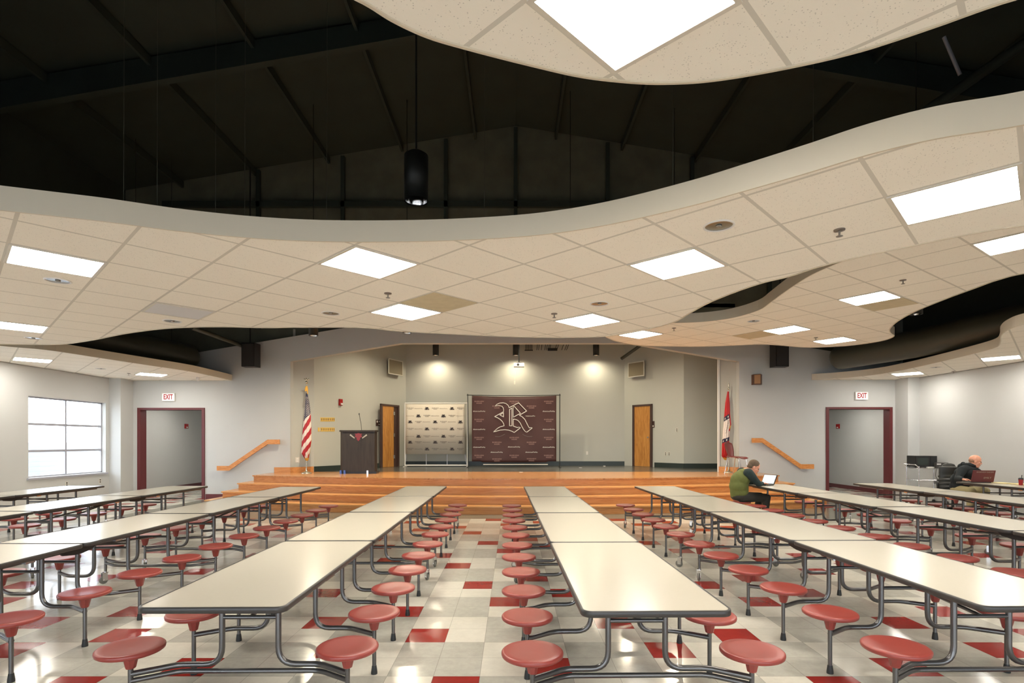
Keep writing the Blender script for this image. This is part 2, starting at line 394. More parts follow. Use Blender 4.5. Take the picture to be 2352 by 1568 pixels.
# dark upper walls, gable and roof
ROOFY = 15.45
def roofz(x): return 10.16-.165*abs(x-.1)
mb = MB(); mb.prism([(-10.9,3.45),(XC,ztop(XC)-.1),(11,3.45),(11,roofz(11)),(.1,10.16),(-10.9,roofz(-10.9))], YB+.22, YB+.3, 'xz')
gb = mb.build('wall_gable', M['gable']); struct(gb, 'dark crinkled insulation gable high above the stage wall', 'wall')
for nm, xx, lb in (('wall_left_upper', XL-.2, 'left'), ('wall_right_upper', XR+.05, 'right')):
    struct(MB().box(xx, xx+.15, YR-.2, YB+.2, 3.5, 8.45).build(nm, M['roof']), 'black upper wall above the hung ceiling on the %s' % lb, 'wall')
struct(MB().box(XL-.2, XR+.2, YR-.4, YR-.25, 3.5, 10.3).build('wall_rear_upper', M['roof']), 'black upper wall behind the viewer', 'wall')
mb = MB()
for sx in (-1, 1):
    xa = .1; xb = .1+sx*11.1
    mb.add([(xa,YR-.5,10.16),(xb,YR-.5,roofz(xb)),(xb,ROOFY,roofz(xb)),(xa,ROOFY,10.16),(xa,YR-.5,10.3),(xb,YR-.5,roofz(xb)+.14),(xb,ROOFY,roofz(xb)+.14),(xa,ROOFY,10.3)],
           [(0,1,2,3),(7,6,5,4),(0,4,5,1),(1,5,6,2),(2,6,7,3)])
rf = mb.build('ceiling', M['roof']); struct(rf, 'black pitched roof with draped insulation seen through the gaps', 'roof')
for y in (5.2, 10.6):
    mb = MB()
    for sx in (-1, 1):
        xb = .1+sx*10.5
        mb.prism([(.1,10.1),(xb,roofz(xb)-.03),(xb,roofz(xb)-.55),(.1,9.72)], y, y+.16, 'xz')
    mb.build('roof_beam', M['roof'], rf)
for x in (-9,-7,-5,-3,-1,1.2,3,5,7,9):
    MB().box(x-.03, x+.03, YR, ROOFY-.4, roofz(x)-.2, roofz(x)-.02).build('purlin', M['roof'], rf)
for z in (7.9, 6.4): MB().box(-9.5, 9.6, YB+.1, YB+.2, z, z+.16).build('girt', M['roof'], gb)
for x in (-6.9, -4.6, -1.8, .1, 2.6, 4.9, 7): MB().box(x-.05, x+.05, YB+.1, YB+.2, 5.0 if abs(x) < 3 else 4.6, roofz(x)-.1).build('stud', M['roof'], gb)

# ------------------------------------------------------------------ hung ceiling islands
TILE = (.87,.83,.745,1); BAR = (.62,.59,.52,1)
def island(zc, outline, th, ref, label, top=.15, smooth=5):
    m = ceiling_mat('ceiling_tiles', th, ref, TILE, BAR)
    n = len(outline)
    body = MB(); tri = geometry.tessellate_polygon([[Vector((p[0],p[1],0)) for p in outline]])
    body.add([(p[0],p[1],zc) for p in outline], [t for t in tri], 0)
    body.add([(p[0],p[1],zc+.03) for p in outline], [t[::-1] for t in tri], 1)
    me = body.mesh('ceiling', [m, M['cloudtop']], fix=False)
    for p in me.polygons:
        want = -1 if p.material_index == 0 else 1
        if p.normal.z*want < 0: p.flip()
    o = link('ceiling', me); struct(o, label, 'ceiling')
    # fascia ring
    area = sum(outline[i][0]*outline[(i+1)%n][1]-outline[(i+1)%n][0]*outline[i][1] for i in range(n)); sg = 1 if area > 0 else -1
    outer = []
    for i in range(n):
        a = Vector(outline[i-1]); b = Vector(outline[i]); c = Vector(outline[(i+1)%n])
        t = (c-a).normalized(); nn = Vector((t.y,-t.x))*sg; outer.append(b+nn*.014)
    vs = []; fs = []
    for i in range(n):
        p = outline[i]; q = outer[i]
        vs += [(p[0],p[1],zc-.008),(q.x,q.y,zc-.008),(q.x,q.y,zc+top),(p[0],p[1],zc+top)]
    for i in range(n):
        a = i*4; b = ((i+1)%n)*4
        for k in range(4): fs.append((a+k, a+(k+1)%4, b+(k+1)%4, b+k))
    f = MB(); f.add(vs, fs, 0, False); f.s = [False]*len(f.f); f.build('fascia', M['fascia'], o)
    return o
ZA, ZB, ZCc, ZD, ZE = 3.285, 3.025, 3.56, 3.18, 3.20
dist = lambda a: [onplane(x, y, a[0]) for x, y in a[1]]
# B: the big near wave
bn = dist((ZB, [(0,481),(120,494),(247,508),(400,528),(550,543),(700,552),(880,554),(1080,549),(1250,537),(1400,514),(1600,468),(1700,440),(1850,397),(2000,352),(2150,317),(2352,285)]))
bf = dist((ZB, [(2352,515.6),(2076,567),(1886,609.5),(1813,633),(1744,650),(1635,690.5),(1582,718.8),(1546,739),(1480,757),(1393,771),(1300,774),(1200,773),(1100,769),(1000,764),(900,758),(845,752),(700,750.5),(600,751.5),(520,749.5),(400,752),(300,763),(200,782),(133,790),(60,790),(0,789)]))
B_out = crom([(-7.2,1.4),(-5.6,2.3),(-4.3,3.05),(-3.7,3.36)]+bn+[(3.4,2.0),(4.6,1.5),(7.0,1.6),(7.6,2.4),(5.6,3.3)]+bf+[(-8.4,8.3),(-9.6,6.5),(-9.8,3.5),(-9.2,1.2)], 5)
refB = (-1.195, 4.587); thB = math.radians(45.8)
cB = island(ZB, B_out, thB, refB, 'largest wavy hung tile ceiling island sweeping across the whole room')
# C: higher island on the right behind
cf = dist((ZCc, [(1393,771),(1400,777),(1420,784),(1450,790),(1480,793),(1560,795),(1620,795),(1700,792),(1750,790),(1800,793),(1850,797),(1900,796),(1950,793),(1990,788),(2025,782),(2045,776),(2053,770),(2045,764),(2042,757),(2048,748),(2064,735),(2100,715),(2173,685),(2238,661),(2291,642),(2352,627)]))
cn = dist((ZCc, [(2352,470),(2150,530),(2030,566),(1918,606),(1865,630),(1829,652),(1797,674),(1772,692.5),(1744,711),(1683,729),(1627,737),(1580,740),(1546,741),(1500,747),(1440,758)]))
C_out = crom(cf+[(7.6,6.05),(8.5,5.4),(9.0,4.6),(8.0,3.6),(6.6,4.2)]+cn, 4)
refC = (5.05, 7.76); thC = math.radians(35.5)
cC = island(ZCc, C_out, thC, refC, 'higher tiled ceiling island at the right with a scalloped notch in its edge')
# A: nearest island overhead
an = dist((ZA, [(835,0),(903,42),(982,79),(1075,107),(1230,147),(1345,172.5),(1460,185),(1529,187),(1632,181),(1805,152),(1977,112),(2150,55),(2305,0)]))
A_out = crom(an+[(3.0,1.6),(4.4,.2),(4.8,-2.2),(3.4,-4.4),(0.4,-5.0),(-2.6,-4.0),(-3.6,-1.8),(-2.6,.4),(-1.4,1.6)], 6)
thA = math.radians(45.3); refA = (.486, 2.175)
cA = island(ZA, A_out, thA, refA, 'nearest rounded tile ceiling island, directly overhead at the top')
dn = [(-7.54,14.79)]+dist((ZD, [(483,862),(433,851.7),(333,836.7),(233,821.7),(100,802),(0,793)]))
D_out = crom(dn+[(-8.9,8.2),(-9.2,6.5),(-9.4,4.0),(-9.6,0)], 5, closed=False)+[(XL,0),(XL,14.79)]
refD = (-9.66, 11.07); thD = math.radians(45)
cD = island(ZD, D_out, thD, refD, 'narrow tiled ceiling island along the left wall above the window')
en = [(8.07,14.79),(8.55,14.45)]+dist((ZE, [(2007,860),(2070,849.5),(2129,837),(2250,808),(2290,796),(2299,785),(2302,768),(2320,755),(2352,744)]))
E_out = crom(en+[(7.6,6.2),(8.4,4.6),(9.2,2.5),(9.4,0)], 5, closed=False)+[(XR,0),(XR,14.79)]
refE = (9.76, 10.97)
cE = island(ZE, E_out, thD, refE, 'narrow tiled ceiling island along the right wall with an S-shaped edge')
# hanger wires
for (px, py) in ((735,505),(540,497),(470,488),(1110,500),(1560,420),(1900,340),(250,462),(330,470)):
    x, y = onplane(px, py+42, ZB)
    MB().tube([(x, y+.14, ZB+.03), (x+.02, y+.14, roofz(x)-.2)], .0018, 5).build('hanger_wire', M['duct'], cB)

def snap(p, ref, th, off=0):
    e1 = Vector((math.cos(th), math.sin(th))); e2 = Vector((-math.sin(th), math.cos(th)))
    d = Vector(p)-Vector(ref); i = round(d.dot(e1)/.61); j = round(d.dot(e2)/.61)
    q = Vector(ref)+e1*i*.61+e2*j*.61; return (q.x, q.y)
def mk_lamp(label, p, z, th, lit=True):
    t = thing('ceiling_light', label, 'light', (p[0],p[1],z), th, 'square troffer lights in the hung ceiling')
    mb = MB(); a, b = .303, .281
    for (xa,xb,ya,yb) in ((-a,a,-a,-b),(-a,a,b,a),(-a,-b,-b,b),(b,a,-b,b)): mb.box(xa,xb,ya,yb,-.010,-.002)
    mb.build('frame', M['frame'], t)
    MB().box(-b,b,-b,b,-.007,-.002).build('diffuser', M['diff'] if lit else M['lampoff'], t); return t
lampB = [((848,603),'square ceiling light left of centre, nearest the wavy edge'), ((148,604),'square ceiling light at far left beside a recessed downlight'),
 ((932,716),'square ceiling light beside the stained brown ceiling tile'), ((1349,737),'square ceiling light above the middle of the stage opening'),
 ((1556,607),'square ceiling light just left of the lens-shaped ceiling gap'), ((2175,457),'large square ceiling light at right, closest to the wavy edge'),
 ((82,757),'square ceiling light at far left, above the window wall')]
lampC = [((1491,765),'small square ceiling light at the left tip of the higher island'), ((1810,757),'small square ceiling light on the higher island above the right speaker'),
 ((1908,781),'small square ceiling light next to the scalloped notch'), ((2000,684),'square ceiling light with a stained tile beside it, below the gap on the right'),
 ((2300,555),'square ceiling light cut by the right edge of the view')]
for (px, lb) in lampB: mk_lamp(lb, snap(onplane(px[0],px[1],ZB), refB, thB), ZB, thB)
mk_lamp('unlit grey square ceiling panel between two downlights at left', snap(onplane(428,718,ZB), refB, thB), ZB, thB, False)
for (px, lb) in lampC: mk_lamp(lb, snap(onplane(px[0],px[1],ZCc), refC, thC), ZCc, thC)
mk_lamp('huge bright square ceiling light at the top of the view', refA, ZA, thA)  # the next two lamps are added behind the camera for extra light
for q, lb in (((-1.7,-.6),'left'),((2.1,-1.2),'right')): mk_lamp('added square ceiling light behind the viewer on the %s' % lb, snap(q, refA, thA), ZA, thA)
mk_lamp('thin bright ceiling light above the left window', refD, ZD, thD)
mk_lamp('thin bright ceiling light near the left exit sign', (-8.86,13.5), ZD, thD)
mk_lamp('thin bright ceiling light above the seated man at right', refE, ZE, thD)
mk_lamp('thin bright ceiling light near the right exit sign', (9.72,13.5), ZE, thD)
for y in (2.0, 6.0):  # unseen lamps added along both side walls to brighten the room
    mk_lamp('added square ceiling light over the left wall, out at y %d' % y if False else ('added square ceiling light over the left wall side, %s' % ('near' if y < 3 else 'middle')), (-9.95, y), ZD, thD)
    mk_lamp('added square ceiling light over the right wall side, %s' % ('near' if y < 3 else 'middle'), (10.1, y), ZE, thD)
for q, lb in (((-6.6,3.6),'left'),((-8.2,5.6),'far left'),((6.2,2.4),'right')):  # lamps added on the big island out of view, to lift brightness
    mk_lamp('added square ceiling light outside the view at %s' % lb, snap(q, refB, thB), ZB, thB)

def plate(name, label, cat, p, z, th, m, grp=None):
    o = MB().box(-.292,.292,-.292,.292,-.005,-.001).build(name, m, None, (p[0],p[1],z), th); return tag(o, label, cat, grp)
plate('ceiling_diffuser', 'brown stained square air diffuser beside a lit panel, left of centre', 'vent', snap(onplane(1013,690,ZB),refB,thB), ZB, thB, M['stain'], 'stained air diffusers')
plate('ceiling_diffuser', 'stained square air diffuser right of the lit panel on the higher island', 'vent', snap(onplane(2050,697,ZCc),refC,thC), ZCc, thC, M['stain'], 'stained air diffusers')
plate('ceiling_diffuser', 'stained square air diffuser left of the lit panel above the right speaker', 'vent', snap(onplane(1745,770,ZCc),refC,thC), ZCc, thC, M['stain'], 'stained air diffusers')
plate('ceiling_diffuser', 'plain grey ceiling tile at the extreme left edge', 'vent', snap(onplane(-81,616,ZB),refB,thB), ZB, thB, M['stain'], 'stained air diffusers')

def downlight(label, p, z):
    t = thing('downlight', label, 'light', (p[0],p[1],z), 0, 'round recessed downlights')
    MB().lathe([(.105,0),(.105,-.006),(.092,-.008),(.090,-.001)], seg=28, capb=False, capt=False).build('trim_ring', M['white'], t)
    MB().lathe([(.090,-.002),(.074,-.0015),(.045,-.0012),(.0,-.001)], seg=28, capb=False, capt=False).build('reflector', M['reflector'], t)
    MB().ell((0,0,-.004),(.022,.022,.008)).build('bulb', M['reflector'], t); return t
for px, z, lb in (((133,644),ZB,'round chrome downlight under the far left lit panel'), ((396,737),ZB,'round chrome downlight under the unlit grey panel'),
  ((760,719),ZB,'round chrome downlight left of the panel by the stained tile'), ((1377,697),ZB,'round chrome downlight above the panel over the stage middle'),
  ((1651,518),ZB,'large round chrome downlight right of centre near the wavy edge'), ((77,776),ZB,'round chrome downlight low at far left, beside a lit panel'),
  ((1731,737),ZCc,'small round downlight on the higher right island'), ((232,846),ZD,'small round downlight in the island above the left window'), ((2150,843),ZE,'small round downlight in the island along the right wall')):
    downlight(lb, onplane(px[0],px[1],z), z)
def sprinkler(label, p, z):
    t = thing('sprinkler_head', label, 'sprinkler', (p[0],p[1],z), 0, 'fire sprinkler heads')
    MB().lathe([(.038,.004),(.036,-.008),(.012,-.010)], seg=18).build('escutcheon', M['sprk'], t)
    MB().tube([(0,0,-.008),(0,0,-.045)], .007, 8).lathe([(.002,-.044),(.022,-.046),(.022,-.049),(.002,-.05)], seg=14).build('deflector', M['sprk'], t)
for px, z, lb in (((891,673),ZB,'sprinkler head left of the stained tile'), ((1273,720),ZB,'sprinkler head left of the panel over the stage middle'),
  ((1928,527),ZB,'sprinkler head left of the large right panel'), ((2074,643),ZCc,'sprinkler head on the higher island at right'),
  ((1548,753),ZCc,'sprinkler head beside the left tip of the higher island'), ((1874,775),ZCc,'sprinkler head by the panel near the scalloped notch'), ((2190,852),ZE,'sprinkler head in the right wall island'), ((296,857),ZD,'sprinkler head in the left wall island')):
    sprinkler(lb, onplane(px[0],px[1],z), z)

# ------------------------------------------------------------------ pendants, ducts, speakers
def pendant(label, x, y, zb, r=.105, h=.40, ztop_=None, spot=0):
    zb = max(zb, 0); t = thing('pendant_light', label, 'light', (x,y,zb), 0, 'black cylinder pendant downlights')
    MB().lathe([(r*.93,.004),(r,0),(r,h),(r*.6,h+.03)], seg=28, capb=False).lathe([(r*.93,.004),(r*.9,.09),(r*.5,.11)], seg=28, capb=False).build('cylinder', M['steelblack'], t)
    MB().lathe([(r*.9,.006),(r*.8,.05),(r*.45,.085),(0,.09)], seg=28, capb=False, capt=False).build('reflector', M['chrome'], t)
    MB().tube([(0,0,h),(0,0,(ztop_ or roofz(x))-zb)], .009, 8).build('stem', M['steelblack'], t)
    if spot:
        ld = bpy.data.lights.new('pendant_lamp', 'SPOT'); ld.energy = spot; ld.spot_size = math.radians(172); ld.spot_blend = 1.0; ld.color = (1,.88,.66); ld.shadow_soft_size = .06
        lo = bpy.data.objects.new('lamp', ld); COL.objects.link(lo); lo.parent = t; lo.location = (0,0,-.02)
pendant('large black cylinder pendant hanging in the dark gap above the tile island', *at(956,462,4.85), ztop_=roofz(-.8)-.02)
pendant('black pendant in the gap left of the stage opening peak', *at(720,771,12.8), h=.5, spot=330)
pendant('black pendant tucked above the stage header, left of centre', *at(935,765,13.2), h=.5, spot=330)
for x_, lb in ((1.4,'middle'), (3.9,'right')): pendant('added black pendant hidden above the ceiling island before the header, %s' % lb, x_, 13.2, 4.13, h=.5, spot=330)  # unseen pendants added to brighten the area before the header
for x_, lb in ((-3.2,'left'), (.1,'middle'), (3.4,'right')): pendant('added black pendant hidden behind the stage header, %s' % lb, x_, 16.3, 4.62, h=.3, ztop_=5.2, spot=230)  # unseen pendants added to raise the light on the stage
pendant('black pendant over the right duct, only its rim showing', *at(2104,722,10.2), h=.5)
for px, lb in ((1001,'left of the three black pendants over the stage'), (1185,'middle of the three black pendants over the stage'), (1369,'right of the three black pendants over the stage')):
    x, y, z = at(px, 816, 18.70); pendant(lb, x, y, z, .105, .38, 5.2, spot=85)

def duct(name, label, pts, r):
    t = thing(name, label, 'duct', (0,0,0)); p = fillet(pts, .8, 6)
    d = (Vector(pts[0])-Vector(pts[1])).normalized()
    dome = [Vector(pts[0])+d*r*.75*math.sin(a) for a in (1.5,1.25,.95,.6,.3)]; rr = [r*max(.02,math.cos(a)) for a in (1.5,1.25,.95,.6,.3)]
    MB().tube(dome+p, rr+[r]*len(p), 28).build('duct_run', M['duct'], t)
    for k in (.25,.75):
        q = Vector(pts[0]).lerp(Vector(pts[1]), k); MB().tube([(q.x,q.y,q.z+r*.9),(q.x,q.y,roofz(q.x)-.2)], .006, 6).build('hanger_rod', M['steelblack'], t)
    return t
duct('air_duct', 'big round dark duct above the ceiling island along the right wall', [(8.46,14.1,3.70),(8.98,12.2,3.70),(9.12,10.6,3.70),(9.35,8.0,3.70),(9.5,5.0,3.70)], .31)
duct('air_duct', 'big round dark duct above the ceiling island along the left wall', [(-8.32,14.1,3.70),(-8.8,12.2,3.70),(-9.0,10.4,3.70),(-9.2,7.0,3.70)], .31)
for px, lb in ((568.5,'left'), (1798,'right')):
    Y = 14.25; x = (px-HX)*Y/F; z0 = EYE+172*Y/F
    t = thing('hanging_loudspeaker', 'black loudspeaker hanging against the wall on the %s of the stage' % lb, 'loudspeaker', (x,Y,z0), 0, 'black hanging loudspeakers')
    MB().prism([(-.17,.02),(.17,.02),(.2,.3),(-.2,.3)], 0, .62, 'xy').build('cabinet', M['black'], t)
    MB().box(-.155,.155,-.004,.016,.03,.58).build('grille', M['grille'], t)
    MB().tube([(0,.15,.62),(0,.15,roofz(x)-z0-.3)], .02, 8).build('pole', M['steelblack'], t)
x, y, z = at(1740, 883, 14.7)
t = thing('wall_speaker', 'small brown wedge speaker on the wall right of the stage opening', 'loudspeaker', (x,14.8,z))
MB().prism([(-.12,-.16),(.02,-.24),(.12,-.10),(.12,0),(-.12,0)], 0, .27, 'xy').build('cabinet', M['brownspk'], t)
MB().add([(-.115,-.168,.02),(.015,-.242,.02),(.015,-.242,.25),(-.115,-.168,.25)], [(0,1,2,3)]).build('grille', M['tan'], t)
a = at(2352,100,9.0); b = at(2075,292,9.0)
tag(MB().tube([Vector(a)+(Vector(a)-Vector(b))*1.0, b, Vector(b)+(Vector(b)-Vector(a))*.3], .085, 14).build('roof_brace', M['duct']), 'dark diagonal brace pipe in the roof void at upper right', 'pipe')
a = at(2168,85,9.6); b = at(2205,172,9.6)
tag(MB().tube([a, b], .03, 10).build('light_strut', M['alu']), 'short pale strut beside the diagonal pipe at upper right', 'strut')
a = at(440,752,12.5); b = at(560,795,14.6)
tag(MB().tube([a, b], .05, 10).build('roof_brace', M['duct']), 'dark thin brace meeting the left hanging loudspeaker', 'pipe')

# ------------------------------------------------------------------ windows
def window(n, ya, yb, za, zb, label):
    t = thing('window_%d' % n, label, 'window', (XL-.13, (ya+yb)/2, za)); t['kind'] = 'structure'
    w = (yb-ya)/2; h = zb-za; mb = MB(); q = .03
    mb.box(-.03,.03,-w,-w+q,0,h).box(-.03,.03,w-q,w,0,h).box(-.03,.03,-w,w,h-q,h).box(-.03,.03,-w,w,0,q)
    mb.build('window_frame', M['alu'], t)
    mb = MB(); mb.box(-.022,.022,-.022,.022,q,h-q)
    for f in (.325,.66): mb.box(-.025,.025,-w+q,w-q,h*f-.025,h*f+.025)
    mb.build('mullion', M['alu'], t)
    MB().box(-.004,.004,-w+q,w-q,q,h-q).build('pane', M['glass'], t)
    MB().box(.03,.17,-w-.04,w+.04,-.045,-.004).build('window_sill', M['alu'], t)
window(1, *W1, 'bright six-pane window with grey bars in the left wall')
window(2, *wins[1], 'second bright window nearer along the left wall, outside the view')
window(3, *wins[2], 'third bright window along the left wall, outside the view')
for (ya, yb, za, zb) in wins:
    ld = bpy.data.lights.new('daylight_portal', 'AREA'); ld.shape = 'RECTANGLE'; ld.size = yb-ya; ld.size_y = zb-za; ld.cycles.is_portal = True
    lo = bpy.data.objects.new('daylight_portal', ld); COL.objects.link(lo); lo.location = (XL-.22, (ya+yb)/2, (za+zb)/2)
    lo.rotation_euler = (PI/2, 0, -PI/2)
mb = MB()
for k in range(14):
    z = -.6+k*.15; mb.add([(-14.4,8,z),(-14.4,26,z),(-14.34,26,z+.145),(-14.34,8,z+.145)], [(0,1,2,3)]); mb.add([(-14.34,8,z+.145),(-14.34,26,z+.145),(-14.4,26,z+.15),(-14.4,8,z+.15)], [(0,1,2,3)])
mb.box(-14.6,-14.4,8,26,-.6,1.5)
tag(mb.build('neighbouring_building', M['siding']), 'pale lap-sided building seen low through the left window', 'building')
struct(MB().box(-40,40,-40,40,-.7,-.6).build('ground', mat('ground_outside', (.5,.48,.44,1), .9, var=.2)), 'pale ground outside the window', 'ground')

# ------------------------------------------------------------------ doorways and passages
def doorway(n, xa, xb, zt, sx, label):
    t = thing('door_%d' % n, label, 'doorway', ((xa+xb)/2, YB, 0)); t['kind'] = 'structure'
    c = (xa+xb)/2; w = .06
    mb = MB(); 
    for s in (-1, 1):
        e = (xb-xa)/2
        mb.box(min(s*e,s*(e+w)), max(s*e,s*(e+w)), -.025, .23, 0, zt+w); mb.box(min(s*e,s*(e-.02)), max(s*e,s*(e-.02)), -.02, .23, 0, zt)
    mb.box(-(xb-xa)/2, (xb-xa)/2, -.025, .23, zt, zt+w)
    mb.build('door_frame', M['maroon'], t)
doorway(1, -10.02, -8.33, 2.38, -1, 'open doorway with maroon steel frame at the left')
doorway(2, 8.51, 10.18, 2.40, 1, 'open doorway with maroon steel frame at the right')
for s, lb in ((-1,'left'), (1,'right')):
    xo = XL-.25 if s < 0 else 10.85; xi = -8.1 if s < 0 else 8.3; d = s*.15
    struct(MB().box(min(xo,xo+d),max(xo,xo+d),YB+.2,21,0,2.8).build('wall_passage_%s' % lb, M['wall']), 'passage wall seen through the %s doorway' % lb, 'wall')
    struct(MB().box(min(xi,xi-d),max(xi,xi-d),YB+.31,21,0,2.8).build('wall_passage_inner_%s' % lb, M['wall']), 'inner passage wall past the %s doorway' % lb, 'wall')
    struct(MB().box(min(xo,xi),max(xo,xi),21,21.1,0,2.8).build('wall_passage_end_%s' % lb, M['wall']), 'end wall of the passage past the %s doorway' % lb, 'wall')
    struct(MB().box(min(xo,xi),max(xo,xi),YB+.31,21,2.8,2.9).build('ceiling', M['wall']), 'passage ceiling past the %s doorway' % lb, 'ceiling')
    struct(MB().box(min(xo-s*.012,xo),max(xo-s*.012,xo),YB+.2,21,0,.12).build('baseboard_passage_%s' % lb, M['maroon']), 'maroon baseboard in the passage past the %s doorway' % lb, 'baseboard')
    mk_lamp('added unseen ceiling light inside the passage past the %s doorway' % lb, ((xo+xi)/2, 16.6), 2.8, 0)  # lamp added out of sight to light the passage
    t = thing('fire_alarm', 'red fire alarm strobe in the passage past the %s doorway' % lb, 'fire alarm', (xo+s*.004, {-1:18.1,1:18.25}[s], 1.96), 0, 'red fire alarm strobes')
    MB().box(min(0,-s*.055),max(0,-s*.055),-.07,.07,0,.15).build('housing', M['red'], t); MB().box(min(-s*.055,-s*.075),max(-s*.055,-s*.075),-.055,.01,.02,.055).build('strobe', M['white'], t)
for nm, xa, xb, lb in (('baseboard_left', -8.25, -7.3, 'left'), ('baseboard_right', 7.5, 8.43, 'right')):
    struct(MB().box(xa, xb, YB-.012, YB, 0, .12).build(nm, M['maroon']), 'maroon baseboard between the %s doorway and the steps' % lb, 'baseboard')

def exit_sign(label, x, z, flip):
    t = thing('exit_sign', label, 'sign', (x, YB, z), 0, 'red and white exit signs')
    MB().box(-.17,.17,-.05,0,-.105,.105).build('housing', M['white'], t)
    MB().box(-.155,.155,-.054,-.05,-.092,.092).build('face', M['exitface'], t)
    mb = MB(); put_text(mb, 'EXIT', .17, (0,-.056,0), (1,0,0), (0,0,1), sx=.72, sz=1.12, extrude=.001, bold=.005); mb.build('lettering', M['exitred'], t)
x, _, z = at(389, 912, YB); exit_sign('EXIT sign above the left doorway', x, z, 0)
x, _, z = at(1977, 909, YB); exit_sign('EXIT sign above the right doorway', x, z, 0)

def outlet(label, x, y, z, rz, w=.075, h=.12, dark=False):
    t = thing('wall_outlet', label, 'outlet', (x,y,z), rz, 'wall outlets and switches')
    MB().box(-w/2,w/2,-.008,0,-h/2,h/2).build('plate', M['ivory'], t)
    MB().box(-w*.22,w*.22,-.012,-.008,-h*.36,-h*.08).box(-w*.22,w*.22,-.012,-.008,h*.08,h*.36).build('socket', M['black'] if dark else M['white'], t)
outlet('double wall outlet below the left window near its middle', XL, 12.95, .53, PI/2, dark=True)
outlet('wall outlet below the left window at its right end', XL, 14.0, .53, PI/2, dark=True)

# camera dome on left island
x, y = onplane(459, 872, ZD)
t = thing('security_camera', 'small white ceiling camera near the left exit sign', 'camera', (-8.05, 14.1, ZD))
MB().lathe([(.05,0),(.05,-.03),(.03,-.04)], seg=16).build('base', M['white'], t); MB().ell((0,-.02,-.07),(.035,.05,.035)).build('head', M['white'], t)

# ------------------------------------------------------------------ handrails
def rail(label, pts):
    t = thing('handrail', label, 'handrail', (0,0,0))
    P = [at(px, py, 14.68) for px, py in pts]; hh = .062
    top = [(p[0], p[2]+hh) for p in P]; bot = [(p[0], p[2]-hh) for p in P]
    MB().prism(top+bot[::-1], 14.66, 14.71, 'xz').build('rail_board', M['rail'], t)
    for k in (.12, .88):
        i = 0
        q = Vector(P[1]).lerp(Vector(P[2]), k); MB().tube([(q.x,14.71,q.z),(q.x,14.8,q.z-.02)], .014, 8).build('bracket', M['rail'], t)
rail('light oak handrail climbing toward the stage on the left wall', [(498.5,1075),(526,1075),(615,1014.5),(642,1014.5)])
rail('orange oak handrail descending from the stage on the right wall', [(1727.5,1011),(1751,1011),(1839,1071),(1869,1071)])

# ------------------------------------------------------------------ stage and steps
SX = .1
def arc(k, hw, back=14.79):
    pts = []
    for i in range(25):
        x = -hw+2*hw*i/24; pts.append((SX+x, 12.48-.324*k+.0292*x*x*(6.6/hw)**2))
    return pts+[(SX+hw, back), (SX-hw, back)]
st = thing('stage', 'raised oak-faced stage with curved wooden steps across the front', 'stage', (0,0,0)); st['kind'] = 'structure'
front = arc(0, 6.6)
stage_poly = front[:-2]+[(SX+6.6,14.79),(6.12,14.79),(5.74,15.25),(6.7,17.35),(5.42,17.35),(3.94,19.25),(-3.72,19.25),(-5.5,15.25),(-5.97,14.79),(SX-6.6,14.79)]
apron = front[:-2]+[(SX+6.6,14.79),(6.12,14.79),(5.74,15.25),(5.76,15.3),(-5.48,15.3),(-5.5,15.25),(-5.97,14.79),(SX-6.6,14.79)]
rearf = [(5.76,15.3),(6.7,17.35),(5.42,17.35),(3.94,19.25),(-3.72,19.25),(-5.48,15.3)]
inset = lambda pts, d: [(p[0]+(d if p[0] < SX-6 else -d if p[0] > SX+6 else 0), p[1]+d) if i < 25 else (p[0]+(d if p[0] < SX-6.2 else -d if p[0] > SX+6.2 else 0), p[1]) for i, p in enumerate(pts)]
MB().prism(inset(stage_poly, .025), .0, .66, 'xy').build('riser', M['oak'], st)
MB().prism(apron, .66, .69, 'xy').build('apron', M['oakfloor'], st)
MB().prism(rearf, .66, .69, 'xy').build('rear_floor', M['stagegrey'], st)
for k in (1, 2, 3):
    z = .69-.1725*k; a = arc(k, 6.6+.22*k)
    s_ = MB().prism(inset(a, .025), 0, z-.03, 'xy').build('step', M['oak'], st)
    MB().prism(a, z-.03, z, 'xy').build('tread', M['oaklit'], s_)
# baseboards on the stage
struct(MB().box(-6.4,-5.97,YB-.02,YB,.69,.84).prism([(-5.97,14.78),(-5.5,15.23),(-5.49,15.21),(-5.95,14.76)], .69, .84, 'xy').build('baseboard_stage_left', M['oak']), 'oak base block at the left jamb of the stage opening', 'baseboard')
struct(MB().box(6.12,6.6,YB-.02,YB,.69,.84).prism([(6.12,14.78),(5.73,15.23),(5.71,15.21),(6.10,14.76)], .69, .84, 'xy').build('baseboard_stage_right', M['oak']), 'oak base block at the right jamb of the stage opening', 'baseboard')
# stage shell
def wseg(name, a, b, label, z0=0, z1=5.3, m='stagewall', th=.12, cat='wall'):
    a = Vector(a); b = Vector(b); d = (b-a).normalized(); n = Vector((-d.y, d.x))*th
    return struct(MB().prism([tuple(a), tuple(b), tuple(b+n), tuple(a+n)], z0, z1, 'xy').build(name, M[m]), label, cat)
wseg('wall_stage_jamb_left', (-5.97,14.99), (-5.5,15.26), 'angled jamb behind the stars-and-stripes flag', z1=4.6)
wseg('wall_stage_left', (-5.5,15.26), (-3.71,19.2), 'angled stage wall with a door and vent on the left')
wseg('wall_stage_back', (-3.71,19.2), (3.93,19.2), 'stage back wall behind the two banners')
wseg('wall_stage_right', (3.93,19.2), (5.41,17.3), 'angled stage wall with a wooden door on the right')
wseg('wall_stage_right_flat', (5.41,17.3), (6.75,17.3), 'flat stage wall strip near the red flag')
wseg('wall_stage_side_right', (6.75,17.3), (5.74,15.26), 'side stage wall near the red flag')
wseg('wall_stage_jamb_right', (5.72,15.26), (6.12,14.99), 'angled jamb behind the red flag', z1=4.6)
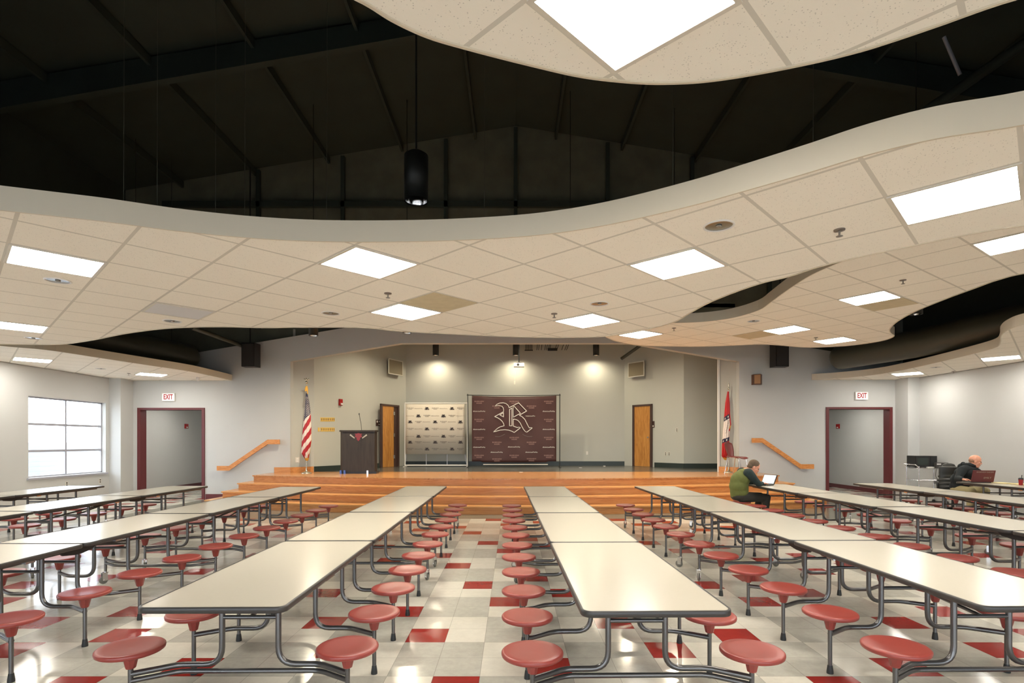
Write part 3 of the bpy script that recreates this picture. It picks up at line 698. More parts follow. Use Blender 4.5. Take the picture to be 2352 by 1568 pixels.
struct(MB().box(5.70,5.75,15.2,15.26,.69,4.2).build('trim_3', M['white']), 'thin pale corner strip beside the red flag', 'trim')
struct(MB().prism([(-5.9,15.02),(6.1,15.02),(6.9,17.4),(5.5,17.4),(4,19.35),(-3.8,19.35)], 5.2, 5.3, 'xy').build('ceiling', M['stagewall']), 'ceiling above the stage', 'ceiling')
def cove(name, a, b, label):
    a = Vector(a); b = Vector(b); d = (b-a).normalized(); n = Vector((d.y,-d.x))*.012
    struct(MB().prism([tuple(a), tuple(b), tuple(b+n), tuple(a+n)], .69, .84, 'xy').build(name, M['cove']), label, 'baseboard')
cove('baseboard_stage_wall_left', (-5.5,15.26), (-4.27,17.6+.37*0), 'dark green cove base left of the stage door')
cove('baseboard_stage_back', (-3.71,19.2), (3.93,19.2), 'dark green cove base along the stage back wall')
cove('baseboard_stage_wall_right', (4.72,18.19), (5.41,17.3), 'dark green cove base right of the wooden stage door')
cove('baseboard_stage_flat', (5.41,17.3), (6.75,17.3), 'dark green cove base on the flat strip near the red flag')
def stage_door(n, a, b, zt, label, hinge_gap=0):
    a = Vector(a); b = Vector(b); d = b-a; w = d.length; ang = math.atan2(d.y, d.x)
    t = thing('door_%d' % n, label, 'door', (a.x,a.y,.69), ang); t['kind'] = 'structure'
    h = zt-.69
    MB().box(-.02,.06,-.05,0,0,h).box(w-.06,w+.02,-.05,0,0,h).box(-.02,w+.02,-.05,0,h-.06,h).build('door_frame', M['doorframe'], t)
    MB().box(.05,w-.05-hinge_gap,-.03,-.002,.005,h-.05).build('door_leaf', M['doorwood'], t)
    if hinge_gap:
        MB().box(w-.05-hinge_gap,w-.05,-.012,-.002,.0,h-.05).build('door_gap_shade', M['doorframe'], t)  # flat dark strip stands in for the shaded gap beside the leaf
        for z in (.28, 1.0, 1.72): MB().box(w-.05-hinge_gap-.02,w-.05-hinge_gap+.05,-.04,-.012,z,z+.11).build('hinge', M['chrome'], t)
    else: MB().tube([(w-.12,-.03,.98),(w-.12,-.08,.98)], .015, 8).ell((w-.12,-.085,.98),(.03,.02,.03)).build('door_knob', M['chrome'], t)
stage_door(3, (-4.24,17.69), (-3.85,18.54), 2.75, 'brown veneer door standing ajar on the left stage wall', .22)
stage_door(4, (4.18,18.88), (4.66,18.26), 2.78, 'closed orange veneer door on the right stage wall')
def vent(label, a, b, z0, z1):
    a = Vector(a); b = Vector(b); d = b-a; w = d.length; t = thing('wall_vent', label, 'vent', (a.x,a.y,z0), math.atan2(d.y,d.x), 'square wall grilles'); h = z1-z0
    MB().box(0,w,-.02,0,0,.03).box(0,w,-.02,0,h-.03,h).box(0,.03,-.02,0,0,h).box(w-.03,w,-.02,0,0,h).build('frame', M['ivory'], t)
    MB().box(.03,w-.03,-.008,0,.03,h-.03).build('grille', mat('vent_mesh', lin(128,116,92), .6, bump=.6, bscale=120), t)
vent('square wall vent high on the left stage wall', (-4.07,18.06), (-3.74,18.78), 3.76, 4.27)
vent('square wall vent high on the right stage wall', (4.0,18.9), (4.42,18.32), 3.72, 4.23)
def wallpt(a, b, px, off=.0):
    a = Vector(a); b = Vector(b); d = b-a; k = (px-HX)/F; s = (k*a.y-a.x)/(d.x-k*d.y); p = a+d*s; return p, math.atan2(d.y, d.x)
WL = ((-5.5,15.26), (-3.71,19.2)); WRr = ((3.93,19.2), (5.41,17.3))
def zat(py, Y): return EYE-(py-HY)*Y/F
p, an_ = wallpt(*WL, 781); t = thing('fire_alarm', 'red fire alarm strobe on the left stage wall', 'fire alarm', (p.x,p.y,zat(931,p.y)), an_, 'red fire alarm strobes')
MB().box(-.06,.06,-.05,0,0,.19).build('housing', M['red'], t); MB().box(-.03,.05,-.07,-.05,.02,.07).build('strobe', M['white'], t)
p, an_ = wallpt(*WL, 868.5); t = thing('room_sign', 'small maroon room sign left of the ajar stage door', 'sign', (p.x,p.y,zat(978,p.y)), an_, 'maroon room signs')
MB().box(-.12,.12,-.012,0,0,.2).build('plate', M['doorframe'], t); MB().box(-.09,-.03,-.015,-.012,.11,.17).box(.0,.08,-.015,-.012,.03,.07).box(.02,.07,-.015,-.012,.12,.17).build('symbols', M['print_white'], t)
p, an_ = wallpt(*WRr, 1499); t = thing('room_sign', 'small maroon room sign right of the wooden stage door', 'sign', (p.x,p.y,zat(982,p.y)), an_, 'maroon room signs')
MB().box(-.08,.08,-.012,0,0,.22).build('plate', M['doorframe'], t); MB().box(-.05,-.01,-.015,-.012,.13,.19).box(.0,.05,-.015,-.012,.03,.08).build('symbols', M['print_white'], t)
for px, py, lb in ((1555,987,'light switch on the right stage wall'),(1529,1042,'dark outlet on the right stage wall, left of a pair'),(1537,1042,'pale outlet on the right stage wall, right of a pair')):
    p, an_ = wallpt(*WRr, px); outlet(lb, p.x-.0, p.y, zat(py,p.y), an_, dark=True)
p = at(1348.5,1040,19.2); outlet('wall outlet on the stage back wall right of the maroon banner', p[0], 19.2, p[2], 0)
p, an_ = wallpt((-5.97,14.99),(-5.5,15.26), 683); outlet('wall outlet behind the stars-and-stripes flag', p.x, p.y, zat(1056,p.y), an_, .1, .15)
# yellow cards on wall
for row, (x0_, n_, py) in enumerate(((738,8,963),(738,8,986))):
    for k in range(n_):
        px = x0_+k*4.1; p, an_ = wallpt(*WL, px)
        o = MB().box(-.035,.035,-.006,0,-.055,.055).build('name_card', M['yellow'], None, (p.x,p.y,zat(py,p.y)), an_)
        tag(o, 'small yellow card in the %s row on the left stage wall' % ('upper' if row == 0 else 'lower'), 'card', 'yellow cards in the %s row' % ('upper' if row == 0 else 'lower'))
        MB().box(-.012,.012,-.008,-.006,-.03,.035).build('marking', M['print_grey'], o)
p, an_ = wallpt(*WL, 732); o = MB().box(-.03,.03,-.006,0,-.055,.055).build('name_card', M['yellow'], None, (p.x,p.y,zat(986,p.y)), an_)
tag(o, 'single yellow card set apart left of the lower row', 'card')
# projector
x, y, z = at(1192, 838, 17.2)
t = thing('projector', 'white ceiling projector hanging above the maroon banner', 'projector', (x,y,z))
MB().box(-.16,.16,-.12,.12,-.06,.05).build('body', M['white'], t); MB().tube([(-.03,-.13,-.005),(-.03,-.11,-.005)], .04, 14).build('lens', M['black'], t)
MB().box(-.14,.14,-.122,-.12,-.035,-.028).build('vent_slot', M['black'], t)
MB().lathe([(.12,.06),(.04,.09)], seg=12).tube([(0,0,.08),(0,0,5.2-z)], .018, 8).build('mount', M['black'], t)
MB().tube(fillet([(-.08,0,-.05),(-.10,0,-.25),(-.14,0,-.42),(-.13,0,-.5)], .08), .005, 6).box(-.155,-.115,-.02,.02,-.6,-.5).build('cable', M['ivory'], t)
# conduits on stage back wall
t = thing('conduit_rack', 'row of dark conduits and rods against the top of the stage back wall', 'conduits', (0,18.95,0))
for i, px in enumerate([1207,1209.5,1212,1214.5,1217,1219.5,1222,1233,1237,1243,1251,1255,1259,1262,1275,1279,1290,1297,1301]):
    lean = .0 if i < 7 else (.1+.35*(px-1230)/70)
    x = (px-HX)*18.95/F; MB().tube([(x,0,4.68),(x+lean*.45,0,5.2)], .011, 6).build('rod', M['steelblack'], t)
for a_, b_, z_ in ((1205,1224,4.69),(1258,1280,4.75)): MB().box((a_-HX)*.015015,(b_-HX)*.015015,-.02,.02,4.66,z_).build('clamp_bar', M['steelblack'], t)
a = at(1427,824,18.4); b = at(1478,788,18.0)
tag(MB().tube([a, b], .055, 12).build('brace_pipe', M['duct']), 'dark diagonal pipe in the upper right corner of the stage', 'pipe')

# ------------------------------------------------------------------ banners
BY = 17.9
def bp(zx, zy, sc=7.84, ox=1060, oy=880, Y=BY): return at(ox+zx/sc, oy+zy/sc, Y)
t = thing('maroon_backdrop', 'maroon school banner with a big outlined blackletter R on a stand', 'banner', at(1180,1075,BY)[:2]+(.69,))
T0 = Vector((t.location.x, BY, .69))
def loc(p): return tuple(Vector(p)-T0)
mb = MB(); nx, nz = 40, 24
vs = []
for j in range(nz+1):
    for i in range(nx+1):
        u = i/nx; v = j/nz; sag = 26*4*u*(1-u)*v
        zx = 187+u*(1708-187); zyt = 222+22*4*u*(1-u); zyb = 1405+22*4*u*(1-u)*0+ (18 if .1 < u < .9 else -18*(abs(u-.5)-.4)/.1*0)
        p = Vector(bp(zx, zyb+(zyt-zyb)*v)); p.y += .02*math.sin(u*19+v*3)+.015*math.sin(v*9-u*5); vs.append(loc(p))
mb.add(vs, [(j*(nx+1)+i, j*(nx+1)+i+1, (j+1)*(nx+1)+i+1, (j+1)*(nx+1)+i) for j in range(nz) for i in range(nx)], 0, True)
bn_o = mb.build('banner_cloth', M['banner'], t); sm = bn_o.modifiers.new('thick', 'SOLIDIFY'); sm.thickness = .003; sm.offset = 0
mb = MB()
for zx in (112, 1770): 
    mb.tube([loc(bp(zx,190)), loc((bp(zx,190)[0]+(.02 if zx < 500 else 0), BY, .70))], .014, 10)
    p = Vector(loc((bp(zx,190)[0], BY, .70))); mb.box(p.x-.02,p.x+.02,-.28,.28,0,.02)
mb.build('stand_pole', M['steelblack'], t)
MB().tube([loc(bp(95,212)), loc(bp(600,222)), loc(bp(1300,222)), loc(bp(1785,212))], .012, 8).build('cross_pole', M['steelblack'], t)
MB().tube([loc(bp(390,1462)), loc(bp(1555,1462))], .016, 8).build('bottom_bar', M['ivory'], t)
Rout = [(605,412),(640,378),(690,357),(750,352),(800,365),(840,398),(858,440),(1028,352),(1172,500),(1040,575),(1090,600),(1140,650),(1170,710),(1200,770),(1222,805),(1240,797),(1272,805),(1175,880),(1148,868),(1110,820),(1080,762),(1058,715),(1020,672),(980,652),(932,645),(932,770),(1008,798),(1030,788),(1062,800),(950,885),(900,860),(850,843),(780,835),(700,842),(640,858),(578,876),(610,845),(650,810),(700,782),(768,765),(760,730),(738,690),(700,652),(650,620),(598,600),(757,512),(760,480),(750,440),(728,415),(690,400),(650,403),(605,412)]
Rin = [[(690,570),(757,530),(757,605),(690,570)], [(865,472),(908,447),(908,765),(865,765),(865,472)], [(930,425),(950,415),(1062,540),(932,612),(930,425)]]
def ribbon(mb, pts, w, conv, m=0, dy=-.045):
    P = [Vector(conv(p)) for p in pts]
    for a, b in zip(P[:-1], P[1:]):
        d = (b-a); 
        if d.length < 1e-6: continue
        d.normalize(); n = Vector((-d.z,0,d.x))*w/2; e = d*w*.35
        q = [a-e-n, b+e-n, b+e+n, a-e+n]; q2 = [(v.x, v.y+dy, v.z) for v in q]; q3 = [(v.x, v.y+dy+.002, v.z) for v in q]
        mb.add(q2+q3, [(0,1,2,3),(7,6,5,4),(0,4,5,1),(1,5,6,2),(2,6,7,3),(3,7,4,0)], m)
mb = MB()
for pl in [Rout]+Rin: ribbon(mb, pl, .021, lambda p: loc(bp(*p)))
mb.build('letter_outline', M['print_white'], t)
mb = MB()
for pl in ([(610,955),(660,962),(710,950),(780,915)], [(1100,920),(1150,945),(1200,958),(1270,955)]): ribbon(mb, pl, .016, lambda p: loc(bp(*p)))
mb.build('faint_swords', M['print_grey'], t)
mb = MB(); mb2 = MB()
for (cx, cy) in [(320,345),(320,670),(320,995),(320,1315),(1570,345),(1570,670),(1570,995),(1570,1315),(640,430),(1260,430),(950,345),(950,995),(950,1315),(640,1080),(1260,1080),(640,1380),(1260,1375)]:
    o = Vector(loc(bp(cx, cy-16))); put_text(mb, 'RIVERVIEW', .062, (o.x, -.045, o.z), (1,0,0), (0,0,1))
    o = Vector(loc(bp(cx, cy+16))); put_text(mb, 'RAIDERS', .056, (o.x, -.045, o.z), (1,0,0), (0,0,1), .85)
for (cx, cy) in [(320,505),(320,830),(320,1150),(1570,505),(1570,830),(1570,1150),(945,1145),(635,1240),(1260,1240)]:
    o = Vector(loc(bp(cx, cy))); put_text(mb2, '#RaidersLeadTheWay', .052, (o.x, -.045, o.z), (1,0,0), (0,0,1), .84)
o = Vector(loc(bp(1240,590))); put_text(mb2, 'RaidersLeadThe', .052, (o.x, -.045, o.z), (1,0,0), (0,0,1), .9)
mb.build('school_name_print', M['print_pale'], t); mb2.build('slogan_print', M['print_white'], t)

BY2 = 18.3
t = thing('cream_backdrop', 'cream banner with repeated small logos in a white tubular frame', 'banner', at(1001,1070,BY2)[:2]+(.69,))
T0 = Vector((t.location.x, BY2, .69))
def wp(zx, zy): return loc(at(910+zx/8.71, 900+zy/8.71, BY2))
zf = .012
def wz(zx, zy, zmin=.0):
    p = wp(zx, zy); return (p[0], p[1], max(p[2], zmin))
MB().tube([wp(175,225), wz(175,1475,.02)], .022, 10).tube([wp(1425,225), wz(1425,1475,.02)], .022, 10).tube([wp(175,226), wp(1425,226)], .022, 10).tube([wz(165,1465,.022), wz(1440,1465,.022)], .022, 10).build('tube_frame', M['white'], t)
MB().tube([wp(600,1240), wz(600,1460,.03)], .012, 8).tube([wp(1018,1240), wz(1018,1460,.03)], .012, 8).tube([wp(205,1215), wz(180,1450,.03)], .012, 8).tube([wp(1375,1245), wz(1412,1450,.03)], .012, 8).build('support_bar', M['alu'], t)
for zx in (175, 1425): p = wz(zx,1475); MB().box(p[0]-.02,p[0]+.02,-.25,.3,0,.02).build('foot', M['white'], t)
mb = MB(); a = wp(190,242); b = wp(1370,1240)
for k in range(20):
    xa = a[0]+(b[0]-a[0])*k/20; xb = a[0]+(b[0]-a[0])*(k+1)/20; f = lambda x: -.03+.006*math.sin(x*9)
    mb.add([(xa,f(xa),b[2]),(xb,f(xb),b[2]),(xb,f(xb),a[2]),(xa,f(xa),a[2])], [(0,1,2,3)], 0, True)
o = mb.build('banner_cloth', M['whitebanner'], t, weld=True); sm = o.modifiers.new('thick', 'SOLIDIFY'); sm.thickness = .003; sm.offset = 0
logo = MB(); txt = MB()
rows = [(332,0),(478,1),(598,2),(738,0),(885,1),(1003,2),(1140,0)]
Lx = {0:(620,1120),1:(450,950),2:(285,785,1290)}; Tx = {0:(285,785,1290),1:(618,1120),2:(450,950)}; Hx = {0:(450,950),1:(285,785,1285),2:(612,1118)}
for y_, k in rows:
    for x_ in Lx[k]:
        c = Vector(wp(x_, y_)); sc = .155/700
        cv = lambda p: (c.x+(p[0]-925)*sc, c.y, c.z-(p[1]-615)*sc*.85)
        poly = Rout[:-1]; tri = geometry.tessellate_polygon([[Vector((q[0],q[1],0)) for q in poly]])
        logo.add([(cv(q)[0], -.042, cv(q)[2]) for q in poly], [tuple(q) for q in tri])
        for sgn in (-1, 1):
            a_ = Vector((c.x-sgn*.075, -.041, c.z-.035)); b_ = Vector((c.x+sgn*.088, -.041, c.z-.005)); d = (b_-a_).normalized(); n = Vector((-d.z,0,d.x))*.007
            logo.add([a_-n, b_-n*.3, b_+n*.3, a_+n], [(0,1,2,3)])
    for x_ in Tx[k]:
        c = wp(x_, y_-8); put_text(txt, 'RIVERVIEW', .046, (c[0],-.042,c[2]), (1,0,0), (0,0,1)); c = wp(x_, y_+14); put_text(txt, 'RAIDERS', .040, (c[0],-.042,c[2]), (1,0,0), (0,0,1), .8)
    for x_ in Hx[k]:
        c = wp(x_, y_); put_text(txt, '#RaidersLeadTheWay', .034, (c[0],-.042,c[2]), (1,0,0), (0,0,1), .85)
logo.build('logo_print', M['print_dark'], t); txt.build('name_print', M['print_grey'], t)

# ------------------------------------------------------------------ lectern
x0_, _, _ = at(822, 1087, 14.45)
t = thing('lectern', 'dark veneer lectern with maroon crossed-sword emblem, microphone on top', 'lectern', (-3.99,14.35,.69))
MB().prism([(-.40,.45),(-.52,.10),(-.44,0),(.40,0),(.44,.12),(.36,.45)], .06, 1.10, 'xy').build('body', M['lectern'], t)
MB().prism([(-.42,.50),(-.55,.10),(-.46,-.03),(.42,-.03),(.47,.12),(.38,.50)], 1.10, 1.14, 'xy').build('top', M['lectern'], t)
MB().prism([(-.42,.5),(-.50,.02),(.44,.02),(.40,.5)], .0, .06, 'xy').build('plinth', M['black'], t)
for x in (-.50, -.40, .20): MB().box(x,x+.045,-.035,.02,.0,.09).build('caster', mat('blue_caster', lin(70,100,170), .4) if x < 0 else M['chrome'], t)
mb = MB(); mb.prism([(-.02+a_, .97+b_) for a_, b_ in ((0,-.12),(.05,-.07),(.045,-.03),(.10,.0),(.07,.04),(.10,.08),(.05,.075),(.0,.10),(-.05,.075),(-.10,.08),(-.07,.04),(-.10,.0),(-.045,-.03),(-.05,-.07))], -.008, -.001, 'xz')
e_ = mb.build('emblem', M['printmaroon'], t)
for sg in (-1, 1):
    a_ = Vector((-.02+sg*.10,-.009,.93)); b_ = Vector((-.02+sg*.22,-.009,1.02)); d = (b_-a_).normalized(); n = Vector((-d.z,0,d.x))*.022
    MB().add([a_-n*.6,b_-n,b_+n*.8,a_+n*.6], [(0,1,2,3)]).build('sword_print', M['printsilver'], t)
mp_ = [(.0,.22,1.14),(-.005,.20,1.3),(-.03,.16,1.48),(-.035,.12,1.55)]
MB().tube(fillet(mp_, .1), .006, 8).lathe([(.012,0),(.012,.05)], c=(-.035,.12,1.54), seg=10).build('microphone', M['black'], t)

# ------------------------------------------------------------------ flags
def flag_cloth(t, prof, colf, mats, name='flag_cloth', ns=72, nt_=140, folds=5, depth=.07):
    # prof: list of (z, xleft, xright); draped, folded cloth around the pole
    mb = MB(); vs = []
    zt, zb = prof[0][0], prof[-1][0]
    def lr(z):
        for (z1,l1,r1),(z2,l2,r2) in zip(prof[:-1], prof[1:]):
            if z1 >= z >= z2:
                k = (z1-z)/(z1-z2); return l1+(l2-l1)*k, r1+(r2-r1)*k
        return prof[-1][1:]
    for j in range(nt_+1):
        v = j/nt_
        for i in range(ns+1):
            u = i/ns; z = zt+(zb-zt)*v; l, r = lr(z)
            zz = z-(zt-zb)*.05*v*math.sin(u*PI*1.0+.4)*0
            ang = PI*(1-u)
            xx = (l+r)/2+(r-l)/2*math.cos(ang)*(1)
            w = (r-l)/2
            yy = -w*.75*math.sin(ang)-depth*.35*v**.5*math.cos(u*folds*2*PI)*.5*min(1,w/.06)
            vs.append((xx, yy, zz))
    fs = []; ms = []
    for j in range(nt_):
        for i in range(ns):
            fs.append((j*(ns+1)+i, (j+1)*(ns+1)+i, (j+1)*(ns+1)+i+1, j*(ns+1)+i+1)); ms.append(colf((i+.5)/ns, (j+.5)/nt_))
    o_ = len(mb.v); mb.v += vs
    for f, m_ in zip(fs, ms): mb.f.append(list(f)); mb.m.append(m_); mb.s.append(True)
    o = mb.build(name, mats, t); s_ = o.modifiers.new('thick','SOLIDIFY'); s_.thickness = .004
    return o
def pole(t, h, m='brass', eagle=True):
    MB().lathe([(.14,0),(.14,.012),(.10,.03),(.03,.05),(.018,.10),(.016,.14)], seg=28).build('base', M['brass'], t)
    MB().tube([(0,0,.08),(0,0,h)], .012, 12).build('pole', M['brass'] , t)
# US flag
Y = 14.55; x, _, _ = at(704, 1086, Y); ztop_ = zat(870, Y)
t = thing('american_flag', 'stars-and-stripes flag draped on a silver floor stand left of the lectern', 'flag', (x,Y,.69))
hh = ztop_-.69; pole(t, hh-.12)
MB().ell((0,0,hh-.09),(.035,.035,.04)).ell((-.03,0,hh-.02),(.05,.015,.02),Matrix.Rotation(.5,3,'Y')).ell((.03,0,hh-.02),(.05,.015,.02),Matrix.Rotation(-.5,3,'Y')).ell((0,0,hh+.0),(.016,.016,.03)).build('eagle_finial', M['brass'], t)
MB().lathe([(.03,-.10),(.04,-.04),(.025,.0),(.03,.03)], c=(.002,0,hh-.22), seg=12).tube([(.03,-.02,hh-.23),(.04,-.02,hh-.4)], .012, 6).tube([(-.02,-.03,hh-.23),(-.02,-.03,hh-.33)], .012, 6).build('tassel', M['gold'], t)
zz = lambda py: zat(py, Y)-.69; xx_ = lambda px: (px-704)*Y/F
prof = [(zz(903),xx_(702.5),xx_(706.5)),(zz(925),xx_(701),xx_(711)),(zz(950),xx_(699),xx_(714)),(zz(985),xx_(696),xx_(715.5)),(zz(1015),xx_(693.5),xx_(715.5)),(zz(1040),xx_(692),xx_(711.5)),(zz(1054),xx_(701),xx_(709)),(zz(1058),xx_(703),xx_(707))]
def us(u, v):
    xw = (u-.5)*2; edge = .36+.12*u*0
    bl = .37-(u-.45)*.16
    if v > .955 or (u > .93 and v > .55) : return 3
    if v < bl:
        gu = u*7; gv = v*34+(int(gu) % 2)*.5
        if v > .05 and ((gu % 1)-.5)**2*1.0+((gv % 1)-.5)**2*2.2 < .10: return 1
        return 2
    return 0 if ((v*5.2+(u*1.55)) % 1) < .52 else 1
flag_cloth(t, prof, us, [M['flagred'],M['flagwhite'],M['flagblue'],M['gold']])
# red state flag
Y = 15.0; x, _, _ = at(1672, 1084, Y)
t = thing('state_flag', 'bright red state flag with white diamond and blue starred border by the chair', 'flag', (x,Y-.05,.69))
hh = zat(880, Y)-.69; pole(t, hh-.16)
MB().lathe([(.012,0),(.03,.03),(.012,.06),(.02,.09),(.004,.2)], c=(0,0,hh-.18), seg=14).build('spear_finial', M['brass'], t)
zz = lambda py: zat(py, Y)-.69; xx_ = lambda px: (px-1672)*Y/F
prof = [(zz(899),xx_(1669),xx_(1672.5)),(zz(925),xx_(1664),xx_(1674.5)),(zz(950),xx_(1662),xx_(1675)),(zz(975),xx_(1660),xx_(1677.5)),(zz(990),xx_(1658.5),xx_(1674)),(zz(1020),xx_(1656.5),xx_(1672)),(zz(1047),xx_(1656),xx_(1668)),(zz(1056),xx_(1663),xx_(1666))]
def ark(u, v):
    py = 899+v*157
    if py > 1050-4*u*0 and v > .965: return 3
    lim = .66 if py < 990 else .80
    if 973 < py < 982+8*(1-u) and u > .66: return 3 if 975+8*(.9-u)*2 < py < 982+8*(.9-u)*2 else 0
    if u > lim: return 0
    s1 = 951+(.6-u)*14; s2 = 1003+(.8-u)*8
    if s1 < py < s1+10 or s2 < py < s2+9:
        c0 = (s1 if py < 980 else s2)+5
        if abs(py-c0) < 2 and (abs(u-.2) < .05 or abs(u-.5) < .05): return 1
        return 2
    if s1+10 <= py <= s2:
        return 1
    return 0
fc = flag_cloth(t, prof, ark, [M['arkred'],M['flagwhite'],M['flagblue'],M['gold']])
mb = MB()
d_ = Vector((-.45,0,-1)).normalized(); 
for i, ch in enumerate('ARKANSAS'[::1]):
    p = Vector((xx_(1668.5)-.017*i*1.0*.6, -.115, zz(966)-.047*i)); put_text(mb, ch, .075, p, Vector((.35,0,-.94)), Vector((.94,0,.35)), .8, .9)
mb.build('flag_lettering', M['print_dark'], t)

# chair on the stage
def shell_chair(label, p, rz):
    t = thing('stacking_chair', label, 'chair', p, rz)
    mb = MB(); n = 14
    # seat shell, front toward +x
    g = []
    for j in range(9):
        for i in range(n+1):
            u = i/n; v = j/8; x = -.2+.42*u; y = (-.21+.42*v)*(1-.12*u**3); z = .445-.02*math.sin(v*PI)+(.02*(1-u)**2)-.03*max(0,u-.85)/.15*1
            g.append((x,y,z))
    mb.add(g, [(j*(n+1)+i, j*(n+1)+i+1, (j+1)*(n+1)+i+1, (j+1)*(n+1)+i) for j in range(8) for i in range(n)], 0, True)
    s_ = mb.build('seat', M['chairred'], t); k = s_.modifiers.new('t','SOLIDIFY'); k.thickness = .012
    mb = MB(); g = []
    for j in range(13):
        for i in range(11):
            u = i/10; v = j/12; w = (.13+.08*math.sin(min(1,v*1.25)*PI*.6))*(1 if v < .85 else math.sqrt(max(.15,1-((v-.85)/.16)**2)))
            y = -w+2*w*u; z = .43+.40*v; x = -.19-.10*v+.035*(2*u-1)**2
            g.append((x,y,z))
    mb.add(g, [(j*11+i, j*11+i+1, (j+1)*11+i+1, (j+1)*11+i) for j in range(12) for i in range(10)], 0, True)
    s_ = mb.build('backrest', M['chairred'], t); k = s_.modifiers.new('t','SOLIDIFY'); k.thickness = .012
    MB().prism([(-.03,.775),(.03,.775),(.0,.75)], -.30, -.27, 'yz').build('handle_cutout', M['print_white'], t)
    for sx in (-1,1):
        for sy in (-1,1):
            mb = MB(); mb.tube(fillet([(sx*.05+.0,sy*.15,.425),(sx*.14,sy*.19,.415),(sx*.22,sy*.22,.0)], .06), .011, 10); mb.build('leg', M['chrome'], t)
    return t
shell_chair('maroon plastic shell chair with chrome legs on stage beside the red flag', (at(1688,1080,14.45)[0], 14.33, .69), math.radians(-50))

# paper scraps on the stage
for i, (px, py) in enumerate(((1330,1074),(1388,1071),(1391,1070),(1201,1084),(863,1082))):
    Y = F*(EYE-.69)/(py-HY); x = (px-HX)*Y/F
    o = MB().prism([(0,0),(.10,.01),(.08,.06),(.02,.05)], 0, .006, 'xy').build('paper_scrap', M['white'], None, (x,Y,.691), i*.9)
    tag(o, ['small white scrap on the stage floor right of the maroon banner','white scrap on the stage floor furthest right','curled white scrap beside the furthest right one','white scrap at the front edge of the stage centre','white scrap on the stage floor right of the lectern'][i], 'scrap')

# ------------------------------------------------------------------ cafeteria tables
def rrect(hx, hy, r, n=6):
    pts = []
    for cx, cy, a0 in ((hx-r,hy-r,0),(-hx+r,hy-r,PI/2),(-hx+r,-hy+r,PI),(hx-r,-hy+r,1.5*PI)):
        for k in range(n+1): a = a0+PI/2*k/n; pts.append((cx+r*math.cos(a), cy+r*math.sin(a)))
    return pts
TH, SH, TW, HL = .715, .412, .3725, .914
def band_mesh():
    out = rrect(TW, HL, .055); n = len(out); prof = [(-.014,0.001),(-.010,.0025),(-.002,.0005),(.0,-.006),(.0,-.024),(-.004,-.030),(-.02,-.031)]
    vs = []; mb = MB()
    for k, p in enumerate(out):
        a = Vector(out[k-1]); c = Vector(out[(k+1)%n]); t = (c-a).normalized(); nn = Vector((t.y,-t.x))
        for (o_, z) in prof: q = Vector(p)+nn*o_; vs.append((q.x,q.y,z))
    m_ = len(prof)
    mb.add(vs, [(k*m_+i, k*m_+i+1, ((k+1)%n)*m_+i+1, ((k+1)%n)*m_+i) for k in range(n) for i in range(m_-1)], 0, True)
    return mb.mesh('edge_band', M['edge'])
top_me = MB().prism(rrect(TW-.008, HL-.008, .05), -.028, 0, 'xy', 1, 0).mesh('tabletop', [M['laminate'], M['edge']], fix=True)
band_me = band_mesh()
seat_me = MB().lathe([(.04,.386),(.148,.385),(.159,.386),(.1655,.391),(.1675,.401),(.1665,.408),(.162,.4125),(.154,.4145),(.12,.4125),(.05,.409),(.0001,.408)], seg=40, capt=False).lathe([(.022,.292),(.026,.297),(.037,.345),(.048,.390)], seg=8, smooth=False).mesh('seat', M['seat'])
foot_me = MB().lathe([(.021,0),(.021,.012),(.016,.05),(.015,.055)], seg=14).mesh('foot', M['rubber'])
post_me = MB().tube([(0,0,.04),(0,0,.345)], .0135, 12).mesh('stool_post', M['tube'])
postc_me = MB().tube([(0,0,.13),(0,0,.345)], .0135, 12).mesh('stool_post', M['tube'])
RX = Matrix.Rotation(PI/2, 3, 'Y')
wheel_me = MB().lathe([(.012,-.010),(.038,-.010),(.042,-.006),(.042,.006),(.038,.010),(.012,.010)], c=(0,.02,.042), seg=22, M=RX).mesh('wheel', M['wheel'])
fork_me = MB().box(-.020,-.016,-.012,.036,.035,.12).box(.016,.020,-.012,.036,.035,.12).box(-.02,.02,-.018,.03,.115,.125).lathe([(.012,0),(.012,.02)], c=(0,0,.12), seg=12).tube([(-.024,.02,.042),(.024,.02,.042)], .007, 8).mesh('caster', M['chrome'])
leg_me = {}
OFF = .13; SXO = .595; LX = .161
for sx in (-1, 1):
    for sy in (-1, 1):
        mb = MB(); p = fillet([(-sx*0+0,0,.26),(sx*(LX+.24-SXO)*1.0,-sy*OFF,.26),(sx*(LX-SXO),-sy*OFF,.26),(sx*(LX-SXO),-sy*OFF,.66),(sx*(LX-SXO)*1.0-sx*.0,-sy*(OFF+.02),.685)], [.05,.10,.02])
        mb.tube(p, .0165, 12); leg_me[(sx,sy)] = mb.mesh('leg_tube', M['tube'])
str_me = {}
for sy in (-1, 1):
    str_me[sy] = MB().tube(fillet([(-SXO,0,.222),(-.40,-sy*OFF,.222),(.40,-sy*OFF,.222),(SXO,0,.222)], .05), .0145, 12).mesh('stretcher', M['tube'])
cross_me = MB().tube([(-LX,0,.53),(LX,0,.53)], .012, 10).mesh('cross_bar', M['tube'])
link_me = {sy: MB().tube([(0,sy*1.40,.53),(0,sy*.12,.63)], .011, 8).tube([(.09,sy*.9,.55),(.09,sy*.2,.66)], .009, 8).mesh('link_bar', M['tube']) for sy in (-1,1)}
rib_me = {sy: MB().box(-.015,.015,sy*.91-.80,sy*.91+.80,-.055,-.03).mesh('under_rail', M['tube']) for sy in (-1,1)}
